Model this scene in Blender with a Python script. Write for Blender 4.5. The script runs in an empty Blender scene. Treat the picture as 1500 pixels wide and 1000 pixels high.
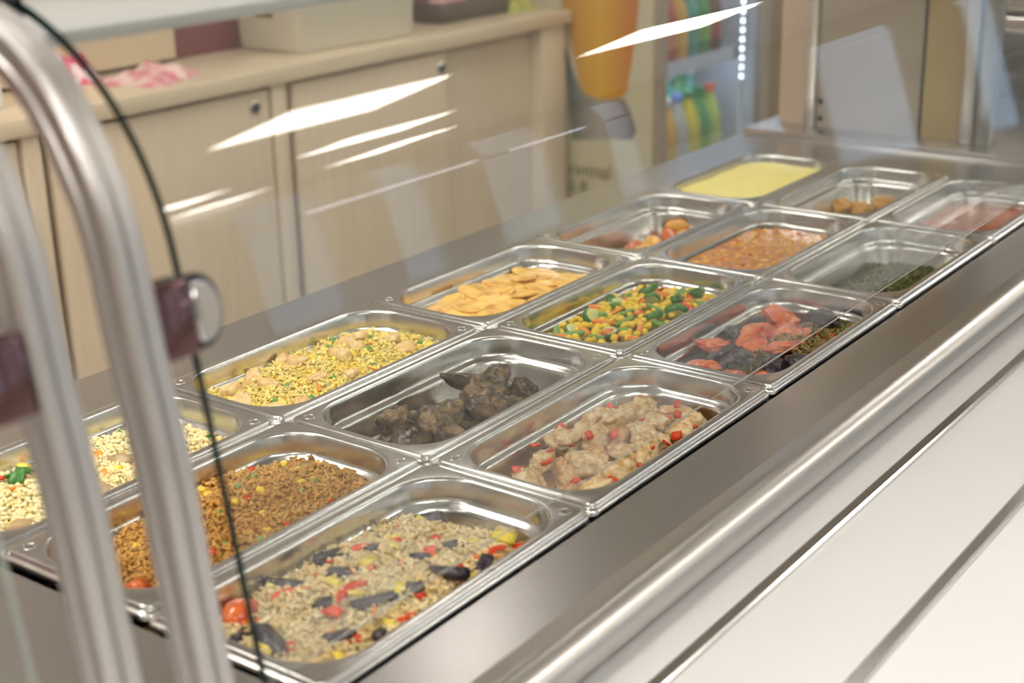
import bpy, bmesh, math, random
from mathutils import Vector, Matrix, noise
random.seed(7)
S = bpy.context.scene
C = S.collection
R = math.radians

# ------------------------------------------------------------------ camera
# metres; z = 0 is the rim of the food pans, the floor lies at -0.9
F_PX = 2143.58
PITCH, ROLL, YAW = 0.3398, -0.0227, 0.6361
CAM = Vector((-0.5869, -0.5938, 0.5320))
fwd = Vector((math.cos(PITCH)*math.cos(YAW), math.cos(PITCH)*math.sin(YAW), -math.sin(PITCH)))
rgt0 = Vector((math.sin(YAW), -math.cos(YAW), 0)); up0 = rgt0.cross(fwd)
RGT = math.cos(ROLL)*rgt0 + math.sin(ROLL)*up0
UPV = -math.sin(ROLL)*rgt0 + math.cos(ROLL)*up0
cam_d = bpy.data.cameras.new('camera'); cam = bpy.data.objects.new('camera', cam_d); C.objects.link(cam)
M = Matrix((RGT, UPV, -fwd)).transposed().to_4x4(); M.translation = CAM
cam.matrix_world = M
cam_d.sensor_width = 36.0; cam_d.lens = F_PX*36/1500
cam_d.clip_start = 0.02
cam_d.dof.use_dof = True; cam_d.dof.focus_distance = 1.45; cam_d.dof.aperture_fstop = 5.0
S.camera = cam
def bp(u, v, ax, val):
    d = fwd + RGT*((u-750)/F_PX) + UPV*((500-v)/F_PX)
    return CAM + d*((val-CAM[ax])/d[ax])

# ------------------------------------------------------------------ world, exposure
W = bpy.data.worlds.new('world'); S.world = W; W.use_nodes = True
bg = W.node_tree.nodes['Background']
bg.inputs[0].default_value = (0.72, 0.84, 1.0, 1); bg.inputs[1].default_value = 1.1
S.view_settings.view_transform = 'Standard'; S.view_settings.look = 'None'
S.view_settings.gamma = 1.0; S.view_settings.use_curve_mapping = False
S.view_settings.exposure = 0.0
LAMP = 15.0          # ceiling panels
LED = 12.0           # fridge diodes

# ------------------------------------------------------------------ materials
def mat(name, col, rough=0.5, metal=0.0, col2=None, scale=20.0, bump=0.0, bscale=None, stretch=(1, 1, 1),
        lo=0.35, hi=0.65, spec=0.5, sss=0.0, tint=False, coat=0.0, rvar=0.0, detail=4.0):
    m = bpy.data.materials.new(name); m.use_nodes = True
    nt = m.node_tree; N = nt.nodes; L = nt.links; p = N['Principled BSDF']
    p.inputs['Base Color'].default_value = (*col, 1); p.inputs['Roughness'].default_value = rough
    p.inputs['Metallic'].default_value = metal; p.inputs['Specular IOR Level'].default_value = spec
    p.inputs['Coat Weight'].default_value = coat; p.inputs['Coat Roughness'].default_value = 0.12
    if sss:
        p.inputs['Subsurface Weight'].default_value = sss
        p.inputs['Subsurface Radius'].default_value = (0.006, 0.004, 0.002)
        p.inputs['Subsurface Scale'].default_value = 0.6
    tc = N.new('ShaderNodeTexCoord'); mp = N.new('ShaderNodeMapping'); mp.inputs['Scale'].default_value = stretch
    L.new(tc.outputs['Object'], mp.inputs['Vector'])
    src = None
    if col2 is not None:
        n = N.new('ShaderNodeTexNoise'); n.inputs['Scale'].default_value = scale; n.inputs['Detail'].default_value = detail
        L.new(mp.outputs[0], n.inputs['Vector'])
        r = N.new('ShaderNodeMapRange'); r.inputs[1].default_value = lo; r.inputs[2].default_value = hi
        L.new(n.outputs['Fac'], r.inputs[0])
        x = N.new('ShaderNodeMix'); x.data_type = 'RGBA'
        x.inputs[6].default_value = (*col, 1); x.inputs[7].default_value = (*col2, 1)
        L.new(r.outputs[0], x.inputs[0]); src = x.outputs[2]
    if tint:
        a = N.new('ShaderNodeAttribute'); a.attribute_name = 'tint'
        x2 = N.new('ShaderNodeMix'); x2.data_type = 'RGBA'; x2.blend_type = 'MULTIPLY'; x2.inputs[0].default_value = 1.0
        if src: L.new(src, x2.inputs[6])
        else: x2.inputs[6].default_value = (*col, 1)
        L.new(a.outputs['Color'], x2.inputs[7]); src = x2.outputs[2]
    if src: L.new(src, p.inputs['Base Color'])
    if bump or rvar:
        n2 = N.new('ShaderNodeTexNoise'); n2.inputs['Scale'].default_value = bscale or scale; n2.inputs['Detail'].default_value = 3
        L.new(mp.outputs[0], n2.inputs['Vector'])
        if bump:
            b = N.new('ShaderNodeBump'); b.inputs['Strength'].default_value = bump; b.inputs['Distance'].default_value = 0.002
            L.new(n2.outputs['Fac'], b.inputs['Height']); L.new(b.outputs[0], p.inputs['Normal'])
        if rvar:
            r2 = N.new('ShaderNodeMapRange'); r2.inputs[1].default_value = 0.3; r2.inputs[2].default_value = 0.7
            r2.inputs[3].default_value = max(0.02, rough-rvar); r2.inputs[4].default_value = rough+rvar
            L.new(n2.outputs['Fac'], r2.inputs[0]); L.new(r2.outputs[0], p.inputs['Roughness'])
    return m

def emit(name, col, strength):
    m = bpy.data.materials.new(name); m.use_nodes = True
    p = m.node_tree.nodes['Principled BSDF']
    p.inputs['Base Color'].default_value = (*col, 1)
    p.inputs['Emission Color'].default_value = (*col, 1); p.inputs['Emission Strength'].default_value = strength
    return m

def glass(name, tintc=(0.97, 0.985, 0.975), f0=0.07, rough=0.0):
    # clear sheet: mirror reflection rising with the angle, otherwise see-through
    m = bpy.data.materials.new(name); m.use_nodes = True
    nt = m.node_tree; N = nt.nodes; L = nt.links; N.clear()
    o = N.new('ShaderNodeOutputMaterial'); mx = N.new('ShaderNodeMixShader')
    t = N.new('ShaderNodeBsdfTransparent'); t.inputs[0].default_value = (*tintc, 1)
    g = N.new('ShaderNodeBsdfGlossy'); g.inputs['Roughness'].default_value = rough
    lw = N.new('ShaderNodeLayerWeight'); lw.inputs[0].default_value = 0.5
    pw = N.new('ShaderNodeMath'); pw.operation = 'POWER'; pw.inputs[1].default_value = 5
    ml = N.new('ShaderNodeMath'); ml.operation = 'MULTIPLY_ADD'; ml.inputs[1].default_value = 1-f0; ml.inputs[2].default_value = f0
    L.new(lw.outputs['Facing'], pw.inputs[0]); L.new(pw.outputs[0], ml.inputs[0]); L.new(ml.outputs[0], mx.inputs[0])
    L.new(t.outputs[0], mx.inputs[1]); L.new(g.outputs[0], mx.inputs[2]); L.new(mx.outputs[0], o.inputs[0])
    return m

STEEL = mat('brushed_steel', (0.60, 0.585, 0.575), 0.27, 1.0)
PANM = mat('pan_steel', (0.66, 0.65, 0.63), 0.23, 1.0, bscale=35, rvar=0.04)
TUBE = mat('polished_tube_steel', (0.55, 0.53, 0.495), 0.32, 1.0)
RAILM = mat('rail_steel', (0.62, 0.61, 0.60), 0.16, 1.0)
ALU = mat('brushed_aluminium', (0.60, 0.58, 0.56), 0.38, 1.0, stretch=(20, 20, 1), bscale=12, rvar=0.05)
ALUD = mat('grooved_aluminium', (0.42, 0.41, 0.40), 0.4, 1.0)
CLAMPM = mat('maroon_reflection_chrome', (0.20, 0.115, 0.12), 0.08, 1.0)  # maroon reflection on the chrome clamp is put into the base colour
CHROMED = mat('tinted_chrome', (0.42, 0.37, 0.32), 0.07, 1.0)
CHROME = mat('chrome', (0.72, 0.71, 0.71), 0.06, 1.0)
BLACK = mat('black_plastic', (0.012, 0.012, 0.013), 0.35)
DARK = mat('dark_well', (0.03, 0.028, 0.026), 0.5)
WHITE = mat('white_laminate', (0.72, 0.715, 0.705), 0.25, col2=(0.70, 0.695, 0.69), scale=3)
WOOD = mat('maple_laminate', (0.66, 0.55, 0.40), 0.42, col2=(0.62, 0.505, 0.36), scale=6, stretch=(9, 9, 0.5), bump=0.02)
WOODH = mat('maple_laminate_top', (0.66, 0.55, 0.39), 0.35, col2=(0.62, 0.51, 0.355), scale=6, stretch=(0.5, 9, 9), bump=0.02)
WOODD = mat('brown_laminate', (0.30, 0.20, 0.11), 0.45, col2=(0.24, 0.155, 0.085), scale=6, stretch=(8, 8, 0.5))
BURG = mat('burgundy_paint', (0.19, 0.045, 0.055), 0.6, col2=(0.17, 0.04, 0.05), scale=8)
CREAM = mat('cream_board', (0.70, 0.58, 0.40), 0.5)
PLASTER = mat('plaster', (0.72, 0.69, 0.64), 0.8, col2=(0.69, 0.66, 0.61), scale=5)
CEIL = mat('ceiling_white', (0.80, 0.79, 0.77), 0.8, col2=(0.77, 0.76, 0.74), scale=30)
FLOOR = mat('floor_tile', (0.60, 0.57, 0.52), 0.25, col2=(0.56, 0.53, 0.48), scale=4)
SHELFM = mat('pale_grey_shelf', (0.43, 0.42, 0.405), 0.3, col2=(0.40, 0.40, 0.40), scale=4)
GLASS = glass('guard_glass')
GEDGE = mat('green_glass_edge', (0.006, 0.020, 0.017), 0.3, spec=0.25)
GEDGE2 = mat('pale_glass_edge', (0.42, 0.45, 0.42), 0.15)
PANE = glass('window_glass', (0.95, 0.98, 1.0), 0.05)
LAMPM = emit('lamp_diffuser', (1.0, 0.955, 0.89), LAMP)
FRIDGEFILL = emit('cold_led_base', (0.80, 0.86, 1.0), 16.0)  # added glow that brightens the fridge inside
LINM = emit('ledge_glow', (0.80, 0.86, 1.0), 5.0)
LEDM = emit('cold_led', (0.80, 0.86, 1.0), LED)

# ------------------------------------------------------------------ mesh helpers
def tag(o, label=None, cat=None, group=None, kind=None):
    if label: o['label'] = label
    if cat: o['category'] = cat
    if group: o['group'] = group
    if kind: o['kind'] = kind
    return o
def thing(name, loc, label, cat, group=None):
    e = bpy.data.objects.new(name, None); C.objects.link(e); e.location = loc; e.empty_display_size = 0.02
    return tag(e, label, cat, group)
def link(name, me, parent=None, loc=None):
    o = bpy.data.objects.new(name, me); C.objects.link(o)
    if loc is not None: o.location = loc
    if parent is not None:
        o.parent = parent
    return o
def mesh(name, vs, fs, m, smooth=False, mats=None, midx=None, sharp=None):
    me = bpy.data.meshes.new(name); me.from_pydata([tuple(v) for v in vs], [], fs); me.update()
    for x in (mats or [m]): me.materials.append(x)
    if midx: me.polygons.foreach_set('material_index', midx)
    if smooth:
        me.polygons.foreach_set('use_smooth', [True]*len(me.polygons))
        if sharp: me.set_sharp_from_angle(angle=R(sharp))
    return me
def bm_mesh(name, bm, m, smooth=False, sharp=None):
    me = bpy.data.meshes.new(name); bm.normal_update(); bm.to_mesh(me); bm.free()
    for x in (m if isinstance(m, (list, tuple)) else [m]): me.materials.append(x)
    if smooth:
        me.polygons.foreach_set('use_smooth', [True]*len(me.polygons))
        if sharp: me.set_sharp_from_angle(angle=R(sharp))
    return me
def add_box(bm, x0, x1, y0, y1, z0, z1, bev=0.0, seg=2):
    r = bmesh.ops.create_cube(bm, size=1.0)
    vs = r['verts']
    for v in vs:
        v.co = Vector(((x0+x1)/2+v.co.x*(x1-x0), (y0+y1)/2+v.co.y*(y1-y0), (z0+z1)/2+v.co.z*(z1-z0)))
    if bev:
        es = list({e for v in vs for e in v.link_edges})
        bmesh.ops.bevel(bm, geom=es, offset=bev, segments=seg, affect='EDGES', profile=0.5)
def box(name, b, m, parent=None, bev=0.0, seg=2, origin=None):
    """b in world coordinates; with a parent the mesh is moved into the parent's frame"""
    o = Vector(parent.location) if parent is not None else Vector((0, 0, 0))
    if parent is not None and parent.parent is not None: o = o + parent.parent.location
    bm = bmesh.new()
    add_box(bm, b[0]-o.x, b[1]-o.x, b[2]-o.y, b[3]-o.y, b[4]-o.z, b[5]-o.z, bev, seg)
    return link(name, bm_mesh(name, bm, m, bev > 0, 40), parent)
def struct(o): o['kind'] = 'structure'; return o
def prism(name, prof, x0, x1, m, parent=None, smooth=True, sharp=35, cap=True):
    """profile of (y, z) points (closed) drawn out along x; world coordinates"""
    o = Vector(parent.location) if parent is not None else Vector((0, 0, 0))
    n = len(prof); vs = []
    for x in (x0, x1):
        for (y, z) in prof: vs.append((x-o.x, y-o.y, z-o.z))
    fs = [(i, (i+1) % n, n+(i+1) % n, n+i) for i in range(n)]
    if cap: fs += [tuple(range(n-1, -1, -1)), tuple(range(n, 2*n))]
    me = mesh(name, vs, fs, m, smooth, sharp=sharp)
    bm = bmesh.new(); bm.from_mesh(me); bmesh.ops.recalc_face_normals(bm, faces=bm.faces); bm.to_mesh(me); bm.free()
    return link(name, me, parent)
def rrect(hx, hy, r, z, nc=8, ns=3):
    """rounded rectangle loop, same vertex count for any size"""
    r = min(r, hx-1e-5, hy-1e-5); pts = []
    cs = [(hx-r, hy-r, 0), (-(hx-r), hy-r, 90), (-(hx-r), -(hy-r), 180), (hx-r, -(hy-r), 270)]
    for k, (cx, cy, a0) in enumerate(cs):
        for i in range(nc+1):
            a = R(a0+90*i/nc); pts.append(Vector((cx+r*math.cos(a), cy+r*math.sin(a), z)))
        nx = cs[(k+1) % 4]; a = R(nx[2]); q = Vector((nx[0]+r*math.cos(a), nx[1]+r*math.sin(a), z)); p = pts[-1].copy()
        for i in range(1, ns+1): pts.append(p.lerp(q, i/(ns+1)))
    return pts
def loft(name, loops, m, cap_end=True, cap_start=False, sharp=None):
    n = len(loops[0]); vs = [p for l in loops for p in l]; fs = []
    for k in range(len(loops)-1):
        for i in range(n):
            fs.append((k*n+i, k*n+(i+1) % n, (k+1)*n+(i+1) % n, (k+1)*n+i))
    if cap_end: fs.append(tuple((len(loops)-1)*n+i for i in range(n)))
    if cap_start: fs.append(tuple(range(n-1, -1, -1)))
    return mesh(name, vs, fs, m, True, sharp=sharp)
def lathe(name, prof, m, seg=20, smooth=True, sharp=50):
    vs = []; fs = []
    for (r, z) in prof:
        for i in range(seg):
            a = 2*math.pi*i/seg; vs.append((r*math.cos(a), r*math.sin(a), z))
    for k in range(len(prof)-1):
        for i in range(seg):
            fs.append((k*seg+i, k*seg+(i+1) % seg, (k+1)*seg+(i+1) % seg, (k+1)*seg+i))
    fs.append(tuple(range(seg-1, -1, -1))); fs.append(tuple((len(prof)-1)*seg+i for i in range(seg)))
    return mesh(name, vs, fs, m, smooth, sharp=sharp)

# ------------------------------------------------------------------ room
ZF, ZC = -0.9, 1.8
XL, XR, YF, YB = -4.0, 9.0, -5.2, 2.045
struct(box('floor', (XL, XR, YF, YB+0.1, ZF-0.1, ZF), FLOOR))
struct(box('ceiling', (XL, XR, YF, YB+0.1, ZC, ZC+0.1), CEIL))
struct(box('wall_back', (XL, XR, YB, YB+0.1, ZF, ZC), mat('taupe_wall', (0.36, 0.315, 0.28), 0.8, col2=(0.34, 0.295, 0.26), scale=5)))
struct(box('trim_1', (XL, 2.7, YB-0.006, YB, -0.2, 0.32), BURG))
struct(box('wall_left', (XL-0.1, XL, YF, YB+0.1, ZF, ZC), PLASTER))
bm = bmesh.new(); RW = [(-4.15, -3.45), (-3.05, -2.75), (-2.3, -1.9)]
add_box(bm, XR, XR+.1, YF, YB+.1, ZF, -.6); add_box(bm, XR, XR+.1, YF, YB+.1, .9, ZC); pv = YF
for a, b in RW: add_box(bm, XR, XR+.1, pv, a, -.6, .9); pv = b
add_box(bm, XR, XR+.1, pv, YB+.1, -.6, .9)
struct(link('wall_right', bm_mesh('wall_right', bm, PLASTER)))
for i, (a, b) in enumerate(RW):
    w = bpy.data.objects.new('window_%d' % (i+20), None); C.objects.link(w); w.location = (XR+.05, (a+b)/2, -.6); struct(w); h = (b-a)/2
    bm = bmesh.new()
    for q in ((-h, -h+.05, 0, 1.5), (h-.05, h, 0, 1.5), (-h+.05, h-.05, 0, .05), (-h+.05, h-.05, 1.45, 1.5)): add_box(bm, -.03, .03, q[0], q[1], q[2], q[3])
    link('window_frame', bm_mesh('window_frame', bm, WHITE), w)
    bm = bmesh.new(); add_box(bm, -.003, .003, -h+.05, h-.05, .05, 1.45); link('pane', bm_mesh('pane', bm, PANE), w)
# customer side wall with a band of windows
bm = bmesh.new()
WZ0, WZ1 = -0.4, 1.4
add_box(bm, XL, XR, YF-0.1, YF, ZF, WZ0); add_box(bm, XL, XR, YF-0.1, YF, WZ1, ZC)
WX = [(-3.0, -2.3), (-1.5, -0.8), (0.0, 0.7), (1.5, 2.2), (3.0, 3.7), (4.45, 5.15), (5.55, 6.05), (6.5, 7.3), (7.9, 8.4)]
prev = XL
for a, b in WX: add_box(bm, prev, a, YF-0.1, YF, WZ0, WZ1); prev = b
add_box(bm, prev, XR, YF-0.1, YF, WZ0, WZ1)
struct(link('wall_front', bm_mesh('wall_front', bm, PLASTER)))
for i, (a, b) in enumerate(WX):
    w = bpy.data.objects.new('window_%d' % (i+1), None); C.objects.link(w); w.location = ((a+b)/2, YF-0.05, WZ0); struct(w); wh = WZ1-WZ0
    bm = bmesh.new(); y0, y1 = -0.03, 0.03; h = (b-a)/2
    add_box(bm, -h, -h+0.06, y0, y1, 0, wh); add_box(bm, h-0.06, h, y0, y1, 0, wh)
    add_box(bm, -h+0.06, h-0.06, y0, y1, 0, 0.06); add_box(bm, -h+0.06, h-0.06, y0, y1, wh-.06, wh)
    add_box(bm, -h+0.06, h-0.06, y0, y1, wh*.42, wh*.42+.10)
    link('window_frame', bm_mesh('window_frame', bm, WHITE), w)
    for z0, z1 in ((0.06, wh*.42), (wh*.42+.10, wh-.06)):
        bm = bmesh.new(); add_box(bm, -h+0.06, h-0.06, -0.003, 0.003, z0, z1)
        link('pane', bm_mesh('pane', bm, PANE), w)
# ceiling lamps: first row streaks the curved glass, the rest is added fill light
LP = [(2.155, -1.48, 0.62, 0.44), (3.82, -1.43, 0.84, 0.36), (3.4, -2.73, 0.60, 0.34), (4.72, -4.0, 0.45, 0.58), (3.32, -3.95, 0.36, 0.34), (4.42, -5.02, 0.52, 0.30),
      (2.30, 1.72, 0.26, 0.22), (-0.7, -1.5, 0.9, 0.5), (-0.15, 0.35, 0.9, 0.5), (-0.15, 1.3, 0.9, 0.5), (2.25, 0.85, 0.40, 0.8),  # from here on: added unseen panels for fill light and a strip reflection
      (-1.9, 0.9, 0.9, 0.5), (-0.4, -2.9, 0.9, 0.5), (-2.2, -1.0, 0.9, 0.5), (4.7, 0.1, 0.9, 0.4), (6.2, -0.5, 0.9, 0.4)]
for i, (x, y, w, d) in enumerate(LP):
    t = thing('ceiling_and_fill_light', (x, y, ZC-0.02), 'flat white ceiling panel, reflected in the guard glass or added as fill light', 'light', 'ceiling light panels')
    bm = bmesh.new()
    for b in ((-w/2-.02, w/2+.02, -d/2-.02, -d/2), (-w/2-.02, w/2+.02, d/2, d/2+.02), (-w/2-.02, -w/2, -d/2, d/2), (w/2, w/2+.02, -d/2, d/2)):
        add_box(bm, *b, 0, 0.02)
    link('frame', bm_mesh('frame', bm, WHITE), t)
    bm = bmesh.new(); add_box(bm, -w/2, w/2, -d/2, d/2, 0.004, 0.02)
    link('diffuser', bm_mesh('diffuser', bm, LAMPM), t)

for x0, x1 in ((4.9, 6.4), (6.75, 7.6)):  # glowing bars stand in for the bright window ledge mirrored in the glass
    t = thing('glowing_ledge_bar', ((x0+x1)/2, YF+.06, .40), 'long thin glowing bar standing in for a bright ledge of the window wall', 'light', 'glowing window ledge bars')
    box('ledge_body', (x0, x1, YF, YF+.05, 0.39, 0.46), WHITE, t); box('diffuser', (x0, x1, YF+.05, YF+.06, .40, .45), LINM, t)

# ------------------------------------------------------------------ serving counter
PX, PY = 0.3255, 0.177          # pitch of the pans
NX, NY = 5, 3
WX1 = PX*NX                      # well length
WY1 = PY*NY                      # well depth
ZS = -0.007                      # steel top
XE = 1.79
ct = thing('serving_counter', (0.8, 0.27, ZF), 'brushed stainless steel serving counter with a long well of food pans', 'counter')
G = 0.004
box('front_strip', (-2.2, XE, -0.068, -G, ZS-0.002, ZS), STEEL, ct)
box('back_strip', (-2.2, XE, WY1+G, 0.625, ZS-0.002, ZS), STEEL, ct)
box('end_plate', (-2.2, -G, -G, WY1+G, ZS-0.002, ZS), STEEL, ct)
box('end_plate', (WX1+G, XE, -G, WY1+G, ZS-0.002, ZS), STEEL, ct)
bm = bmesh.new(); o = ct.location
for b in ((-G, WX1+G, -G-.002, -G, -.16, ZS-.002), (-G, WX1+G, WY1+G, WY1+G+.002, -.16, ZS-.002), (-G-.002, -G, -G, WY1+G, -.16, ZS-.002),
          (WX1+G, WX1+G+.002, -G, WY1+G, -.16, ZS-.002), (-G, WX1+G, -G, WY1+G, -.162, -.16)):
    add_box(bm, b[0]-o.x, b[1]-o.x, b[2]-o.y, b[3]-o.y, b[4]-o.z, b[5]-o.z)
link('well', bm_mesh('well', bm, DARK), ct)
for k in range(1, NX):
    box('support_bar', (PX*k-0.009, PX*k+0.009, -G, WY1+G, -0.024, -0.0125), STEEL, ct, 0.001)
# rolled front edge
prof = [(-0.068, ZS), (-0.068, ZS-0.004)]
yc, zc, rr = -0.084, -0.024, 0.0195
prof = [(-0.066, ZS-0.002), (-0.066, ZS+0.0002)]
for k in range(15):
    a = R(75 + 190*k/14); prof.append((yc+rr*math.cos(a)*1.05, zc+rr*math.sin(a)))
prof += [(-0.066, -0.0435)]
prism('rolled_edge', prof, -2.2, XE, TUBE, ct, True, 30)
box('body', (-2.2, XE, -0.06, 0.61, ZF+0.1, -0.165), STEEL, ct)
box('plinth', (-2.2, XE, 0.0, 0.56, ZF, ZF+0.1), DARK, ct)
box('apron', (-2.2, XE, 0.60, 0.622, -0.165, ZS-0.002), STEEL, ct)
box('apron', (-2.2, XE, -0.066, -0.062, -0.165, ZS-0.002), STEEL, ct)

# tray slide: white board with steel rails
ts = thing('tray_slide', (0.3, -0.3, -0.06), 'white laminate tray slide with thin steel rails along the counter front', 'tray slide')
box('board', (-2.2, 2.28, -0.66, -0.067, -0.075, -0.044), WHITE, ts, 0.002)
for y in (-0.142, -0.2555, -0.369, -0.482, -0.595):
    pr = [(y-0.0062, -0.0445), (y-0.0058, -0.0405), (y-0.004, -0.0392), (y+0.004, -0.0392), (y+0.0058, -0.0405), (y+0.0062, -0.0445)]
    prism('rail', pr, -2.2, 2.28, RAILM, ts, True, 25)
for x in (-1.8, 0.0, 1.7):
    box('bracket', (x-0.02, x+0.02, -0.5, -0.066, -0.11, -0.075), STEEL, ts)

# ------------------------------------------------------------------ food pans
HX, HY = 0.1622, 0.0880
PAN_LOOPS = [(-0.0004, -0.0085, .009), (0, -0.006, .0095), (0.0003, -0.0048, .0095), (0.0012, -0.0040, .0092), (0.0027, -0.0038, .0085), (0.0035, -0.0035, .008), (0.0039, -0.0028, .008),
             (0.0042, -0.0006, .008), (0.0048, 0.0004, .008), (0.0060, 0.0007, .008), (0.0105, 0.0007, .048), (0.0120, 0.0006, .048), (0.0132, -0.0003, .0475), (0.0140, -0.0022, .047),
             (0.0150, -0.0165, .0465), (0.0156, -0.0195, .046), (0.0172, -0.0213, .045), (0.0205, -0.0228, .043), (0.0222, -0.0245, .042), (0.0230, -0.0280, .0415),
             (0.0290, -0.0560, .038), (0.0310, -0.0605, .036), (0.0350, -0.0638, .033), (0.0420, -0.0650, .027), (0.0600, -0.0650, .015)]
pan_me = loft('pan_body', [rrect(HX-i, HY-i, r, z, 10, 4) for i, z, r in PAN_LOOPS], PANM, True)
def ring_mesh(R0, r0, m, n=28):
    vs = []; fs = []
    for i in range(n):
        a = 2*math.pi*i/n
        for k in range(5):
            b = math.pi*k/4; rr_ = R0+r0*math.cos(b); vs.append((rr_*math.cos(a), rr_*math.sin(a), r0*0.6*math.sin(b)))
    for i in range(n):
        j = (i+1) % n
        for k in range(4): fs.append((i*5+k, j*5+k, j*5+k+1, i*5+k+1))
    # simple leaf-like emblem inside the ring
    b0 = len(vs)
    for sx in (-1, 1):
        q = len(vs); pts = [(0.0003*sx, -0.0024), (0.0019*sx, -0.0008), (0.0016*sx, 0.0014), (0.0004*sx, 0.0025)]
        for (x, y) in pts: vs.append((x, y, 0.0004))
        fs.append((q, q+1, q+2, q+3) if sx > 0 else (q+3, q+2, q+1, q))
    return mesh('embossed_mark', vs, fs, m, True)
ring_me = ring_mesh(0.0054, 0.0006, PANM)
FOODS = {(0, 0): 'vegetable rice with tomato and eggplant', (0, 1): 'brown fried rice with corn', (0, 2): 'pale risotto with carrot and herbs',
         (1, 0): 'chicken pieces in red pepper sauce', (1, 1): 'dark braised liver', (1, 2): 'yellow rice with chicken and peas',
         (2, 0): 'baked tomato and eggplant', (2, 1): 'mixed vegetables and corn', (2, 2): 'golden potato bake',
         (3, 0): 'chopped green herbs', (3, 1): 'orange bean stew', (3, 2): 'roast potato and sausage',
         (4, 0): 'smooth red sauce', (4, 1): 'a few fried pieces', (4, 2): 'yellow mashed potato'}
JX = {(0, 1): 0.004, (0, 2): -0.003, (1, 2): -0.006, (2, 2): -0.003, (1, 1): -0.001, (2, 1): 0.002, (3, 2): 0.003}
PAN = {}
for (r, c), f in FOODS.items():
    x, y = PX*(r+.5)+JX.get((r, c), 0), PY*(c+.5)
    t = thing('food_pan', (x, y, 0), 'stainless steel food pan holding ' + f, 'food pan', 'stainless food pans in the counter well')
    link('pan_body', pan_me, t)
    for k, (sx, sy) in enumerate(((1, -1), (-1, 1))):
        o = link('embossed_mark', ring_me, t, (sx*(HX-0.0175), sy*(HY-0.0175), 0.0007)); o.rotation_euler.z = 0.5 if k else -0.3
    PAN[(r, c)] = (x, y)

# ------------------------------------------------------------------ food helpers
def nz(x, y, s, seed=0.0): return noise.noise(Vector((x*s+seed*7.3, y*s-seed*3.1, seed*1.7)))
def sdf(x, y, z=-0.02):
    """distance inside the pan opening (positive inside)"""
    ins = 0.0155 + 0.0075*min(1, max(0, (-0.02-z)/0.004)) + max(0, (-0.028-z))*0.2
    hx, hy, r = HX-ins, HY-ins, 0.043
    qx, qy = abs(x)-(hx-r), abs(y)-(hy-r)
    d = math.hypot(max(qx, 0), max(qy, 0)) + min(max(qx, qy), 0) - r
    return -d
def heap_mesh(name, h, m, rings=26, ins=0.0225, tintc=None, noise_amp=0.0, ns=220, z_floor=-0.0645):
    """surface filling a pan: concentric rounded rectangles lifted to h(x, y); the border is tucked into the pan wall"""
    loops = []
    for k in range(rings+1):
        s = 1-k/rings*0.985
        L_ = rrect((HX-ins)*s, (HY-ins)*s, 0.044*s, 0, 12, 14)
        for p in L_:
            z = h(p.x, p.y) + noise_amp*noise.noise(Vector((p.x*ns, p.y*ns, 1.3)))
            p.z = max(z, z_floor)
            if k == 0: pass
        loops.append(L_)
    sk = [Vector((p.x, p.y, max(p.z-0.004, z_floor))) for p in loops[0]]
    me = loft(name, [sk]+loops, m, True)
    return me
def grains_into(vs, fs, tints, n, h, length, rad, region, zj=(-0.001, 0.003), tilt=0.5, tl=(0.75, 1.15)):
    k = 0; tries = 0
    while k < n and tries < n*6:
        tries += 1
        x, y = random.uniform(-HX+.02, HX-.02), random.uniform(-HY+.02, HY-.02)
        z = h(x, y)
        if sdf(x, y, z) < 0.002 or not region(x, y): continue
        a = random.uniform(0, 6.283); e = random.uniform(-tilt, tilt)
        d = Vector((math.cos(a)*math.cos(e), math.sin(a)*math.cos(e), math.sin(e)))
        s = d.cross(Vector((0.13, 0.2, 1))).normalized(); u = s.cross(d)
        l = length*random.uniform(.75, 1.15)/2; r = rad*random.uniform(.85, 1.15)
        p = Vector((x, y, z+random.uniform(*zj)))
        b = len(vs)
        vs.append(p-d*l)
        bend = u*random.uniform(-0.3, 0.3)*r
        for t_, rr_ in ((-0.5, 1.0), (0.5, 1.0)):
            for q in range(4):
                an = q*math.pi/2+0.4
                vs.append(p+d*l*t_+bend+(s*math.cos(an)+u*math.sin(an))*r*rr_)
        vs.append(p+d*l)
        for q in range(4):
            w = (q+1) % 4
            fs += [(b, b+1+w, b+1+q), (b+1+q, b+1+w, b+5+w, b+5+q), (b+5+q, b+5+w, b+9)]
        tv = random.uniform(*tl); tints += [tv]*10
        k += 1
def rice(name, key, h, n, length, rad, m, label, cat, region=lambda x, y: True, rings=26, amp=0.002, tl=(0.72, 1.15), ins=0.0225, tilt=0.8, ns=220, zj=(-0.001, 0.004), bed=True):
    base = heap_mesh(name+'_base', h, m, rings, ins, noise_amp=amp, ns=ns)
    vs = [Vector(v.co) for v in base.vertices] if bed else []; fs = [tuple(p.vertices) for p in base.polygons] if bed else []; tints = [0.72]*len(vs)
    grains_into(vs, fs, tints, n, h, length, rad, region, tl=tl, tilt=tilt, zj=zj)
    bpy.data.meshes.remove(base)
    me = mesh(name, vs, fs, m, True)
    at = me.color_attributes.new('tint', 'FLOAT_COLOR', 'POINT')
    flat = []
    for t_ in tints: flat += [t_, t_, t_*0.97, 1.0]
    at.data.foreach_set('color', flat)
    o = link(name, me, None, (*PAN[key], 0)); tag(o, label, cat, kind='stuff')
    return o
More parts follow.
